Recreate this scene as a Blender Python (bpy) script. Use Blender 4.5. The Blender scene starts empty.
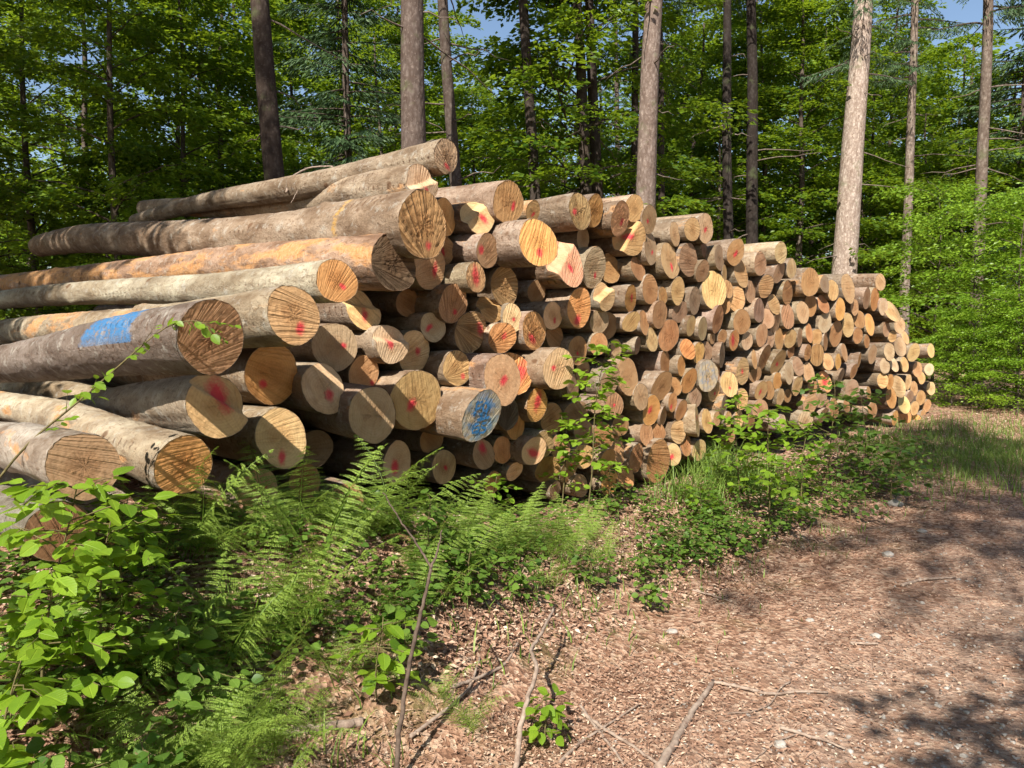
import bpy, math, random
import numpy as np
from mathutils import Vector, Matrix
R = math.radians
rng = np.random.default_rng(11)
random.seed(5)
sc = bpy.context.scene
col = sc.collection

# ------------------------------------------------------------------ camera
FPX = 773.0
PITCH = math.atan(59 / FPX)
CAMZ = 1.6
cam = bpy.data.cameras.new('camera')
cam.sensor_width = 36
cam.lens = FPX / 1024 * 36
cam.clip_start = 0.05
cam.clip_end = 600
camo = bpy.data.objects.new('camera', cam)
col.objects.link(camo)
camo.location = (0, 0, CAMZ)
camo.rotation_euler = (math.pi / 2 - PITCH, 0, 0)
sc.camera = camo
CAM = np.array([0, 0, CAMZ])

def ray(px, py):
    x = (px - 512) / FPX
    y = (384 - py) / FPX
    cp, sp = math.cos(PITCH), math.sin(PITCH)
    return np.array([x, cp + y * sp, -sp + y * cp])

def project(p):
    d = np.asarray(p, float) - CAM
    cp, sp = math.cos(PITCH), math.sin(PITCH)
    dep = d[1] * cp - d[2] * sp
    up = d[1] * sp + d[2] * cp
    return 512 + FPX * d[0] / dep, 384 - FPX * up / dep, dep

# the plan of the place: the face of the pile is a straight line, the road runs along it
F0 = np.array([1.07, 6.46])
NF = np.array([0.692, -0.722])          # out of the face, towards the road
TF = np.array([0.722, 0.692])           # along the face, to the right
AX = np.array([-0.722, 0.692, 0.0])     # along the logs, into the pile

def qdist(x, y):
    return (x - F0[0]) * NF[0] + (y - F0[1]) * NF[1]

def hnoise(x, y):
    return (np.sin(x * 1.7 + 1.3 * np.sin(y * .9)) * np.cos(y * 1.9 + .7 * np.sin(x * 1.1)) * .5
            + .28 * np.sin(x * 4.3 + y * 2.1) * np.cos(y * 5.1 - x * 1.3)
            + .12 * np.sin(x * 11.3 - y * 3.7) * np.cos(y * 9.7 + x * 6.1))

def ground_z(x, y):
    q = qdist(x, y)
    t = (x - F0[0]) * TF[0] + (y - F0[1]) * TF[1]
    u = np.clip((-1.2 - t) / 2.4, 0, 1); u = u * u * (3 - 2 * u)      # the bank is higher towards the left
    s = np.clip((1.55 + .45 * u - q) / (1.2 + .35 * u), 0, 1)
    bank = (.20 + .42 * u) * s * s * (3 - 2 * s)
    rough = np.clip((2.1 - q) / 1.0, 0.12, 1)
    z = bank + .045 * hnoise(x, y) * rough
    s2 = np.clip((q - 5.6) / 2.0, 0, 1)
    z = z + .25 * s2 * s2 * (3 - 2 * s2)
    # two shallow wheel tracks in the road
    z = z - .03 * np.exp(-((q - 2.75) / .35) ** 2) - .03 * np.exp(-((q - 4.4) / .35) ** 2)
    return z

def on_ground(px, py):
    d = ray(px, py)
    z = 0.1
    for _ in range(12):
        t = (z - CAMZ) / d[2]
        p = CAM + d * t
        z = float(ground_z(p[0], p[1]))
    return np.array([p[0], p[1], z])

def on_face(px, py, q=0.0):
    d = ray(px, py)
    a = d[0] * NF[0] + d[1] * NF[1]
    t = (q - qdist(0, 0)) / a
    return CAM + d * t

# ------------------------------------------------------------------ helpers
def link(o, parent=None):
    col.objects.link(o)
    if parent is not None:
        o.parent = parent
    return o

def tag(o, label=None, cat=None, group=None, kind=None):
    if label: o['label'] = label
    if cat: o['category'] = cat
    if group: o['group'] = group
    if kind: o['kind'] = kind
    return o

def empty(name, loc=(0, 0, 0), rz=0.0):
    o = bpy.data.objects.new(name, None)
    o.empty_display_size = .1
    o.location = loc
    o.rotation_euler = (0, 0, rz)
    return link(o)

def np_mesh(name, V, F, attrs=None, smooth=True, mat=None, mat2=None, n2=0):
    """V (n,3); F list of (m,k) index arrays; attrs {name: array}"""
    me = bpy.data.meshes.new(name)
    V = np.ascontiguousarray(V, dtype=np.float32)
    me.vertices.add(len(V))
    me.vertices.foreach_set('co', V.ravel())
    F = [np.asarray(f, dtype=np.int32) for f in F if len(f)]
    nl = sum(f.size for f in F)
    nf = sum(len(f) for f in F)
    me.loops.add(nl)
    me.polygons.add(nf)
    me.loops.foreach_set('vertex_index', np.concatenate([f.ravel() for f in F]))
    tot = np.concatenate([np.full(len(f), f.shape[1], np.int32) for f in F])
    st = np.concatenate([[0], np.cumsum(tot)[:-1]]).astype(np.int32)
    me.polygons.foreach_set('loop_start', st)
    me.polygons.foreach_set('use_smooth', np.full(nf, smooth, dtype=bool))
    for k, a in (attrs or {}).items():
        a = np.asarray(a, np.float32)
        if a.ndim == 1:
            me.attributes.new(k, 'FLOAT', 'POINT').data.foreach_set('value', a)
        else:
            me.attributes.new(k, 'FLOAT_VECTOR', 'POINT').data.foreach_set('vector', np.ascontiguousarray(a).ravel())
    me.update(calc_edges=True)
    if mat: me.materials.append(mat)
    if mat2:                                  # the last n2 faces take the second material
        me.materials.append(mat2)
        mi = np.zeros(nf, np.int32); mi[nf - n2:] = 1
        me.polygons.foreach_set('material_index', mi)
    return me

def mobj(name, me, parent=None):
    return link(bpy.data.objects.new(name, me), parent)

def unit(v):
    v = np.asarray(v, float)
    return v / (np.linalg.norm(v, axis=-1, keepdims=True) + 1e-12)

def tube(P, rad, n=8, jit=0.0, cap=True):
    """swept tube -> V, quads, tris"""
    P = np.asarray(P, float); m = len(P)
    rad = np.broadcast_to(np.asarray(rad, float), (m,))
    T = unit(np.gradient(P, axis=0))
    up = np.array([0, 0, 1.0]) if abs(T[0][2]) < .9 else np.array([1.0, 0, 0])
    A = []
    u = unit(np.cross(T[0], up))
    for t in T:
        u = unit(u - t * np.dot(u, t))
        A.append(u)
    A = np.array(A); B = np.cross(T, A)
    th = np.linspace(0, 2 * np.pi, n, endpoint=False)
    rr = rad[:, None] * (1 + jit * rng.normal(size=(m, n)))
    V = P[:, None, :] + rr[..., None] * (np.cos(th)[None, :, None] * A[:, None, :] + np.sin(th)[None, :, None] * B[:, None, :])
    V = V.reshape(-1, 3)
    i = np.arange(m - 1)[:, None] * n; j = np.arange(n)[None, :]; k = (j + 1) % n
    Q = np.stack([i + j, i + k, i + n + k, i + n + j], -1).reshape(-1, 4)
    tris = np.zeros((0, 3), int)
    if cap:
        V = np.vstack([V, P[0], P[-1]])
        c0 = m * n; c1 = c0 + 1
        jj = np.arange(n); kk = (jj + 1) % n
        tris = np.vstack([np.stack([np.full(n, c0), kk, jj], -1), np.stack([np.full(n, c1), (m - 1) * n + jj, (m - 1) * n + kk], -1)])
    return V, Q, tris

class MB:
    def __init__(self):
        self.V = []; self.Q = []; self.T = []; self.n = 0; self.at = {}
    def add(self, V, Q=None, T=None, **attrs):
        V = np.asarray(V, float)
        self.V.append(V)
        if Q is not None and len(Q): self.Q.append(np.asarray(Q) + self.n)
        if T is not None and len(T): self.T.append(np.asarray(T) + self.n)
        for k, a in attrs.items():
            self.at.setdefault(k, []).append(np.broadcast_to(np.asarray(a, float), (len(V),) + np.shape(a)[1:] if np.ndim(a) else (len(V),)))
        self.n += len(V)
    def tube(self, P, r, n=8, jit=0.0, **attrs):
        V, Q, T = tube(P, r, n, jit); self.add(V, Q, T, **attrs)
    def mesh(self, name, mat, smooth=True):
        F = []
        if self.Q: F.append(np.vstack(self.Q))
        if self.T: F.append(np.vstack(self.T))
        return np_mesh(name, np.vstack(self.V), F, {k: np.concatenate(a) for k, a in self.at.items()}, smooth, mat)

# ------------------------------------------------------------------ materials
def newmat(name):
    m = bpy.data.materials.new(name); m.use_nodes = True
    nt = m.node_tree; nt.nodes.clear()
    return m, nt

class NT:
    def __init__(self, nt): self.nt = nt
    def n(self, t, **kw):
        nd = self.nt.nodes.new(t)
        for k, v in kw.items():
            if k.startswith('i_'):
                key = k[2:]
                key = int(key) if key.isdigit() else key
                self.set(nd.inputs[key], v)
            else: setattr(nd, k, v)
        return nd
    def set(self, sock, v):
        if isinstance(v, bpy.types.NodeSocket): self.nt.links.new(v, sock)
        elif isinstance(v, bpy.types.Node): self.nt.links.new(v.outputs[0], sock)
        else: sock.default_value = v
    def math(self, op, a, b=0.0, c=None, clamp=False):
        nd = self.nt.nodes.new('ShaderNodeMath'); nd.operation = op; nd.use_clamp = clamp
        self.set(nd.inputs[0], a); self.set(nd.inputs[1], b)
        if c is not None: self.set(nd.inputs[2], c)
        return nd.outputs[0]
    def mix(self, f, a, b, blend='MIX'):
        nd = self.nt.nodes.new('ShaderNodeMix'); nd.data_type = 'RGBA'; nd.blend_type = blend
        self.set(nd.inputs[0], f); self.set(nd.inputs[6], a); self.set(nd.inputs[7], b)
        return nd.outputs[2]
    def ramp(self, f, stops, interp='LINEAR'):
        nd = self.nt.nodes.new('ShaderNodeValToRGB'); nd.color_ramp.interpolation = interp
        e = nd.color_ramp.elements
        while len(e) < len(stops): e.new(.5)
        for el, (p, c) in zip(e, stops):
            el.position = p; el.color = c if len(c) == 4 else (*c, 1)
        self.set(nd.inputs[0], f)
        return nd.outputs[0]
    def noise(self, vec, scale, detail=4, rough=.55, dist=0.0):
        nd = self.nt.nodes.new('ShaderNodeTexNoise')
        nd.inputs['Scale'].default_value = scale; nd.inputs['Detail'].default_value = detail
        nd.inputs['Roughness'].default_value = rough; nd.inputs['Distortion'].default_value = dist
        if vec is not None: self.set(nd.inputs['Vector'], vec)
        return nd.outputs['Fac']
    def attr(self, name):
        nd = self.nt.nodes.new('ShaderNodeAttribute'); nd.attribute_name = name
        return nd
    def mapr(self, v, a, b, c=0.0, d=1.0):
        nd = self.nt.nodes.new('ShaderNodeMapRange'); nd.clamp = True
        for i, x in enumerate((v, a, b, c, d)): self.set(nd.inputs[i], x)
        return nd.outputs[0]
    def bump(self, h, strength=.5, dist=.02, normal=None):
        nd = self.nt.nodes.new('ShaderNodeBump')
        nd.inputs['Strength'].default_value = strength; nd.inputs['Distance'].default_value = dist
        self.set(nd.inputs['Height'], h)
        if normal is not None: self.set(nd.inputs['Normal'], normal)
        return nd.outputs[0]
    def scalev(self, v, s):
        nd = self.nt.nodes.new('ShaderNodeMapping'); nd.inputs['Scale'].default_value = s
        self.set(nd.inputs['Vector'], v)
        return nd.outputs[0]
    def addv(self, a, b):
        nd = self.nt.nodes.new('ShaderNodeVectorMath'); nd.operation = 'ADD'
        self.set(nd.inputs[0], a); self.set(nd.inputs[1], b)
        return nd.outputs[0]
    def out(self, surf):
        o = self.nt.nodes.new('ShaderNodeOutputMaterial'); self.set(o.inputs['Surface'], surf)
    def principled(self, color, rough=.8, normal=None, spec=.3):
        p = self.nt.nodes.new('ShaderNodeBsdfPrincipled')
        self.set(p.inputs['Base Color'], color); self.set(p.inputs['Roughness'], rough)
        p.inputs['Specular IOR Level'].default_value = spec
        if normal is not None: self.set(p.inputs['Normal'], normal)
        return p.outputs[0]

def C(r, g, b): return (r, g, b, 1.0)

def mat_cut():
    m, nt = newmat('sawn_wood'); k = NT(nt)
    tc = nt.nodes.new('ShaderNodeTexCoord').outputs['Object']
    sd = k.attr('seedv').outputs['Vector']
    vec = k.addv(tc, sd)
    tint = k.attr('tint').outputs['Vector']
    dot = nt.nodes.new('ShaderNodeSeparateXYZ'); k.set(dot.inputs[0], k.attr('dot').outputs['Vector'])
    fan = nt.nodes.new('ShaderNodeSeparateXYZ'); k.set(fan.inputs[0], k.attr('fan').outputs['Vector'])
    par = nt.nodes.new('ShaderNodeSeparateXYZ'); k.set(par.inputs[0], k.attr('par').outputs['Vector'])  # radius, groove, paint
    rad = k.attr('rad').outputs['Fac']
    xyz = nt.nodes.new('ShaderNodeSeparateXYZ'); k.set(xyz.inputs[0], tc)
    x, y = xyz.outputs[0], xyz.outputs[1]
    n1 = k.noise(vec, 9, 5, .6)
    n2 = k.noise(vec, 45, 4, .65)
    # fanning saw grooves
    ang = k.math('ARCTAN2', k.math('SUBTRACT', y, fan.outputs[1]), k.math('SUBTRACT', x, fan.outputs[0]))
    a2 = k.math('ADD', k.math('MULTIPLY', ang, fan.outputs[2]), k.math('MULTIPLY', n1, 1.4))
    sv = k.n('ShaderNodeSeparateXYZ', i_0=sd)
    gv = k.n('ShaderNodeCombineXYZ', i_0=k.math('ADD', k.math('MULTIPLY', a2, .42), sv.outputs[0]), i_1=k.math('MULTIPLY', k.math('ADD', x, y), 1.8), i_2=sv.outputs[1]).outputs[0]
    gr = k.noise(gv, 1.0, 3, .6)
    gro = k.math('MULTIPLY', k.mapr(gr, .36, .56, 1, 0), par.outputs[1])
    # growth rings
    rw = k.math('ADD', k.math('MULTIPLY', rad, k.math('MULTIPLY', par.outputs[0], 420.0)), k.math('MULTIPLY', n1, 9.0))
    rings = k.math('MULTIPLY', k.math('ADD', k.math('SINE', rw), 1.0), .5)
    col0 = k.mix(k.math('MULTIPLY', rings, .18), tint, k.mix(1.0, tint, C(.62, .5, .36), 'MULTIPLY'))
    heart = k.mapr(k.math('ADD', rad, k.math('MULTIPLY', k.math('SUBTRACT', n1, .5), .5)), .35, .62, 1.0, 0.0)
    col1 = k.mix(k.math('MULTIPLY', heart, .30), col0, k.mix(1.0, tint, C(.80, .58, .40), 'MULTIPLY'))
    # blotchy weather stain
    st = k.mapr(k.noise(vec, 5.5, 4, .6), .48, .72, 0, .55)
    col2 = k.mix(st, col1, k.mix(1.0, col1, C(.62, .50, .38), 'MULTIPLY'))
    col2 = k.mix(k.mapr(n2, .45, .8, 0, .35), col2, k.mix(1.0, col2, C(.55, .45, .35), 'MULTIPLY'))
    col3 = k.mix(k.math('MULTIPLY', gro, .60), col2, k.mix(1.0, col2, C(.36, .27, .19), 'MULTIPLY'))
    # cracks running out of the pith
    pa = k.math('ARCTAN2', y, x)
    cr = k.noise(k.addv(k.scalev(sd, (3, 3, 3)), k.n('ShaderNodeCombineXYZ', i_0=k.math('MULTIPLY', pa, 2.6)).outputs[0]), 3.2, 2, .5)
    crm = k.math('MULTIPLY', k.mapr(k.math('ABSOLUTE', k.math('SUBTRACT', cr, .5)), 0.0, .012, 1, 0), k.mapr(rad, .10, .5, 1, 0))
    col3 = k.mix(k.math('MULTIPLY', crm, .45), col3, C(.06, .03, .015))
    # red paint
    dx = k.math('SUBTRACT', x, dot.outputs[0]); dy = k.math('SUBTRACT', y, dot.outputs[1])
    d2 = nt.nodes.new('ShaderNodeSeparateXYZ'); k.set(d2.inputs[0], k.attr('dot2').outputs['Vector'])      # direction and stretch of the stroke
    du = k.math('ADD', k.math('MULTIPLY', dx, d2.outputs[0]), k.math('MULTIPLY', dy, d2.outputs[1]))
    dv = k.math('SUBTRACT', k.math('MULTIPLY', dx, d2.outputs[1]), k.math('MULTIPLY', dy, d2.outputs[0]))
    dd = k.math('SQRT', k.math('ADD', k.math('MULTIPLY', k.math('MULTIPLY', du, du), d2.outputs[2]), k.math('MULTIPLY', dv, dv)))
    dd = k.math('DIVIDE', dd, k.math('MAXIMUM', dot.outputs[2], .0001))
    dd = k.math('ADD', dd, k.math('MULTIPLY', k.math('SUBTRACT', k.noise(vec, 28, 5, .7), .5), 1.6))
    pm = k.math('MULTIPLY', k.mapr(dd, .45, 1.25, 1, 0), k.math('SUBTRACT', 1.0, k.math('MULTIPLY', gro, .5)))
    pm = k.math('MULTIPLY', pm, k.mapr(dot.outputs[2], .0005, .002, 0, 1))
    col4 = k.mix(k.math('MULTIPLY', pm, .88), col3, C(.66, .03, .06))
    # blue spray mist
    bl = k.mapr(k.noise(vec, 16, 5, .7), .47, .60, 0, 1)
    bl = k.math('MULTIPLY', k.math('MULTIPLY', bl, par.outputs[2]), k.mapr(rad, .4, .95, 1, .35))
    bl = k.math('MULTIPLY', bl, k.math('SUBTRACT', 1.0, k.math('MULTIPLY', gro, .6)))
    col4 = k.mix(k.math('MULTIPLY', k.math('MULTIPLY', par.outputs[2], k.mapr(n1, .35, .6, .25, .6)), 1.0), col4, C(.30, .42, .40))
    col5 = k.mix(bl, col4, C(.03, .20, .45))
    # bark rim
    rim = k.mapr(k.math('ADD', rad, k.math('MULTIPLY', k.math('SUBTRACT', n2, .5), .10)), .965, .99, 0, .55)
    col6 = k.mix(rim, col5, C(.34, .23, .14))
    h = k.math('SUBTRACT', k.math('MULTIPLY', n2, .4), k.math('ADD', k.math('MULTIPLY', gro, 1.3), crm))
    h = k.math('ADD', h, k.math('MULTIPLY', n1, .6))
    k.out(k.principled(col6, .85, k.bump(h, .8, .010), .2))
    return m

def mat_bark():
    m, nt = newmat('log_bark'); k = NT(nt)
    tc = nt.nodes.new('ShaderNodeTexCoord').outputs['Object']
    sd = k.attr('seedv').outputs['Vector']
    vec = k.addv(tc, sd)
    tint = k.attr('tint').outputs['Vector']
    par = nt.nodes.new('ShaderNodeSeparateXYZ'); k.set(par.inputs[0], k.attr('par').outputs['Vector'])  # radius, orange, paint
    xyz = nt.nodes.new('ShaderNodeSeparateXYZ'); k.set(xyz.inputs[0], tc)
    z = xyz.outputs[2]
    wrap = k.scalev(vec, (1, 1, .35))
    n1 = k.noise(wrap, 7, 6, .62, .4)
    n2 = k.noise(k.scalev(vec, (1, 1, 2.6)), 26, 5, .65)
    n3 = k.noise(vec, 2.1, 4, .6)
    c = k.mix(k.mapr(n1, .34, .64), k.mix(1.0, tint, C(.40, .34, .30), 'MULTIPLY'), tint)
    c = k.mix(k.mapr(n3, .42, .66, 0, .75), c, k.mix(1.0, c, C(.62, .52, .43), 'MULTIPLY'))
    fl = k.noise(k.scalev(vec, (1, 1, .6)), 34, 6, .75, .6)
    c = k.mix(k.mapr(fl, .54, .62, 0, .65), c, k.mix(1.0, tint, C(.34, .25, .19), 'MULTIPLY'))
    c = k.mix(k.mapr(n2, .52, .74, 0, .7), c, k.mix(1.0, tint, C(.42, .35, .30), 'MULTIPLY'))
    # pale lichen
    c = k.mix(k.mapr(k.noise(vec, 13, 5, .7), .55, .68, 0, .55), c, C(.42, .40, .35))
    # stripped orange inner bark
    ob = k.math('ADD', k.noise(wrap, 5.0, 5, .65), k.math('MULTIPLY', par.outputs[1], .30))
    om = k.math('MULTIPLY', k.mapr(ob, .64, .72, 0, 1), k.mapr(fl, .36, .5, .35, 1))
    oc = k.mix(k.mapr(n2, .4, .65), C(.42, .20, .075), C(.50, .30, .15))
    c = k.mix(om, c, oc)
    # rows of dents left by the feed rollers
    row = k.math('SINE', k.math('MULTIPLY', z, 95.0))
    ang = k.math('ARCTAN2', xyz.outputs[1], xyz.outputs[0])
    rm = k.mapr(k.noise(k.n('ShaderNodeCombineXYZ', i_0=k.math('MULTIPLY', ang, 1.0), i_1=k.math('MULTIPLY', z, .35), i_2=par.outputs[0]).outputs[0], 2.2, 2, .5), .60, .66, 0, .8)
    dent = k.math('MULTIPLY', k.mapr(row, .55, .95, 0, 1), k.math('MULTIPLY', rm, k.mapr(n2, .36, .55, 0, 1)))
    c = k.mix(k.math('MULTIPLY', dent, .75), c, C(.16, .075, .04))
    # knots
    vo = nt.nodes.new('ShaderNodeTexVoronoi'); k.set(vo.inputs['Vector'], k.scalev(vec, (1, 1, .8))); vo.inputs['Scale'].default_value = 3.0
    kn = k.mapr(k.math('ADD', vo.outputs['Distance'], k.math('MULTIPLY', n2, .06)), .085, .12, 1, 0)
    c = k.mix(k.math('MULTIPLY', kn, .8), c, C(.12, .06, .03))
    # blue spray patch (only where par.z is set)
    zz = k.math('ADD', z, k.math('ADD', k.math('MULTIPLY', k.math('SUBTRACT', n1, .5), .16), k.math('MULTIPLY', k.math('SUBTRACT', fl, .5), .18)))
    pz = k.math('MULTIPLY', k.mapr(k.math('ADD', zz, k.math('MULTIPLY', ang, .06)), -.80, -.74, 0, 1), k.mapr(zz, -.42, -.39, 1, 0))
    ua = k.math('ADD', ang, k.math('ADD', k.math('MULTIPLY', k.math('SUBTRACT', n1, .5), .8), k.math('MULTIPLY', k.math('SUBTRACT', fl, .5), 1.2)))
    pa = k.math('MULTIPLY', k.mapr(ua, 1.2, 1.4, 0, 1), k.mapr(ua, 2.9, 3.5, 1, 0))
    bl = k.math('MULTIPLY', k.math('MULTIPLY', pz, pa), k.mapr(fl, .40, .50, .12, 1))
    bl = k.math('MULTIPLY', bl, k.mapr(par.outputs[2], .5, .9, 0, 1))
    c = k.mix(k.math('MULTIPLY', bl, .92), c, C(.04, .175, .38))
    # yellow spray stripe (par.z near -1)
    ys = k.math('MULTIPLY', k.mapr(zz, -.74, -.72, 0, 1), k.mapr(zz, -.685, -.665, 1, 0))
    ys = k.math('MULTIPLY', ys, k.math('MULTIPLY', k.mapr(fl, .42, .55, .1, 1), k.mapr(par.outputs[2], -.9, -.5, .7, 0)))
    c = k.mix(ys, c, C(.52, .30, .07))
    h = k.math('ADD', k.math('MULTIPLY', n1, 1.0), k.math('MULTIPLY', n2, .6))
    h = k.math('SUBTRACT', h, k.math('MULTIPLY', dent, .7))
    h = k.math('SUBTRACT', h, k.math('MULTIPLY', om, .25))
    h = k.math('ADD', h, k.math('MULTIPLY', fl, .8))
    k.out(k.principled(c, .88, k.bump(h, 1.0, .018), .2))
    return m

def mat_trunk():
    m, nt = newmat('tree_bark'); k = NT(nt)
    tc = nt.nodes.new('ShaderNodeTexCoord').outputs['Object']
    tint = k.attr('tint').outputs['Vector']
    n1 = k.noise(k.scalev(tc, (1, 1, .28)), 14, 6, .65, .3)
    n2 = k.noise(k.scalev(tc, (1, 1, 1.6)), 9, 5, .6)
    vo = nt.nodes.new('ShaderNodeTexVoronoi'); k.set(vo.inputs['Vector'], k.scalev(tc, (1, 1, .55))); vo.inputs['Scale'].default_value = 17
    c = k.mix(k.mapr(n1, .32, .66), k.mix(1.0, tint, C(.38, .33, .30), 'MULTIPLY'), tint)
    c = k.mix(k.mapr(n2, .5, .72, 0, .6), c, k.mix(1.0, tint, C(.6, .52, .46), 'MULTIPLY'))
    c = k.mix(k.mapr(vo.outputs['Distance'], .25, .55, .0, .55), c, k.mix(1.0, tint, C(.34, .28, .25), 'MULTIPLY'))
    c = k.mix(k.mapr(k.noise(tc, 21, 5, .7), .56, .64, 0, .5), c, k.mix(1.0, tint, C(1.35, 1.35, 1.3), 'MULTIPLY'))
    c = k.mix(k.mapr(k.noise(tc, 3.0, 4, .6), .58, .70, 0, .35), c, C(.10, .13, .05))
    h = k.math('ADD', n1, k.math('MULTIPLY', vo.outputs['Distance'], .7))
    k.out(k.principled(c, .9, k.bump(h, .8, .014), .15))
    return m

def mat_leaf(name, dark, light, trans=.42, yellow=(.30, .42, .03), rough=.42, veins=False):
    m, nt = newmat(name); k = NT(nt)
    v = k.attr('var').outputs['Fac']
    c = k.ramp(v, [(0, dark), (.55, tuple((a + b) / 2 for a, b in zip(dark, light))), (1, light)])
    nrm = None
    if veins:                                 # midrib, side veins, a few brown spots
        lx = nt.nodes.new('ShaderNodeSeparateXYZ'); k.set(lx.inputs[0], k.attr('leafc').outputs['Vector'])
        ax = k.math('ABSOLUTE', lx.outputs[0])
        sv = k.math('ABSOLUTE', k.math('SINE', k.math('MULTIPLY', k.math('SUBTRACT', lx.outputs[1], k.math('MULTIPLY', ax, .75)), 25.0)))
        vm = k.math('MAXIMUM', k.mapr(ax, .012, .03, 1, 0), k.mapr(sv, .0, .28, .8, 0))
        tc = nt.nodes.new('ShaderNodeTexCoord').outputs['Object']
        c = k.mix(k.mapr(k.noise(tc, 30, 4, .6), .40, .62, 0, .35), c, k.mix(1.0, c, C(.62, .72, .55), 'MULTIPLY'))
        c = k.mix(k.math('MULTIPLY', vm, .38), c, k.mix(1.0, c, C(1.7, 1.5, 1.8), 'MULTIPLY'))
        c = k.mix(k.mapr(k.noise(tc, 55, 3, .6), .70, .75, 0, .7), c, C(.16, .10, .03))
        nrm = k.bump(k.math('SUBTRACT', 1.0, vm), .6, .002)
    p = k.principled(c, rough, nrm, .35)
    t = nt.nodes.new('ShaderNodeBsdfTranslucent')
    k.set(t.inputs['Color'], k.mix(.55, c, C(*yellow)))
    mx = nt.nodes.new('ShaderNodeMixShader'); mx.inputs[0].default_value = trans
    k.set(mx.inputs[1], p); k.set(mx.inputs[2], t.outputs[0])
    k.out(mx.outputs[0])
    return m

def mat_simple(name, dark, light, scale=20, rough=.85, bump=.4, dist=.01, stretch=(1, 1, 1)):
    m, nt = newmat(name); k = NT(nt)
    tc = nt.nodes.new('ShaderNodeTexCoord').outputs['Object']
    tc = k.scalev(tc, stretch)
    n = k.noise(tc, scale, 6, .65)
    c = k.mix(k.mapr(n, .3, .7), C(*dark), C(*light))
    k.out(k.principled(c, rough, k.bump(k.noise(tc, scale * 2.2, 5, .6), bump, dist), .2))
    return m

def mat_litter():
    m, nt = newmat('fallen_leaves'); k = NT(nt)
    v = k.attr('var').outputs['Fac']
    c = k.ramp(v, [(0, (.10, .052, .035)), (.3, (.23, .125, .08)), (.6, (.35, .215, .15)), (.85, (.45, .325, .235)), (1, (.56, .46, .35))])
    k.out(k.principled(c, .7, None, .25))
    return m

def mat_ground():
    m, nt = newmat('forest_ground'); k = NT(nt)
    tc = nt.nodes.new('ShaderNodeTexCoord').outputs['Object']
    xyz = nt.nodes.new('ShaderNodeSeparateXYZ'); k.set(xyz.inputs[0], tc)
    q = k.math('ADD', k.math('MULTIPLY', k.math('SUBTRACT', xyz.outputs[0], F0[0]), NF[0]), k.math('MULTIPLY', k.math('SUBTRACT', xyz.outputs[1], F0[1]), NF[1]))
    nb = k.noise(tc, .9, 5, .6)
    nm = k.noise(tc, 6, 6, .68)
    nf = k.noise(tc, 55, 5, .75)
    nff = k.noise(tc, 190, 3, .7)
    vo = nt.nodes.new('ShaderNodeTexVoronoi'); k.set(vo.inputs['Vector'], tc); vo.inputs['Scale'].default_value = 42
    vcol = nt.nodes.new('ShaderNodeSeparateXYZ'); k.set(vcol.inputs[0], vo.outputs['Color'])
    lit = k.ramp(k.math('ADD', k.math('MULTIPLY', vcol.outputs[0], .6), k.math('MULTIPLY', nf, .5)),
                 [(.15, (.085, .045, .028)), (.42, (.26, .14, .088)), (.62, (.40, .24, .16)), (.9, (.54, .39, .28))])
    grav = k.ramp(k.math('ADD', k.math('MULTIPLY', vcol.outputs[1], .35), k.math('MULTIPLY', nff, .65)),
                  [(.25, (.14, .095, .07)), (.48, (.32, .225, .17)), (.68, (.45, .34, .27)), (.85, (.60, .50, .42))])
    qq = k.math('ADD', q, k.math('MULTIPLY', k.math('SUBTRACT', nb, .5), 1.2))
    road = k.mapr(qq, 1.9, 2.7, 0, 1)
    far = k.mapr(qq, 5.2, 5.9, 1, 0)
    rm = k.math('MULTIPLY', road, far)
    tr = k.math('MULTIPLY', rm, k.mapr(nm, .34, .60, .10, .70))
    c = k.mix(tr, lit, grav)
    # dark humus showing through on the bank
    c = k.mix(k.math('MULTIPLY', k.mapr(nm, .50, .66, 0, .8), k.mapr(q, 1.2, 2.2, 1, .12)), c, C(.035, .020, .012))
    c = k.mix(k.mapr(k.noise(tc, 2.7, 6, .7), .50, .64, 0, .6), c, k.mix(1.0, c, C(.50, .40, .34), 'MULTIPLY'))
    # moss and fine grass green
    gm = k.math('MULTIPLY', k.mapr(k.noise(tc, 2.3, 5, .7), .53, .66, 0, .5), k.mapr(q, 1.3, 2.1, 1, .06))
    c = k.mix(gm, c, k.mix(nf, C(.05, .09, .015), C(.16, .20, .05)))
    h = k.math('ADD', k.math('MULTIPLY', nf, .8), k.math('ADD', k.math('MULTIPLY', vo.outputs['Distance'], .7), k.math('MULTIPLY', nm, 1.4)))
    k.out(k.principled(c, .92, k.bump(h, .75, .022), .15))
    return m

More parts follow.
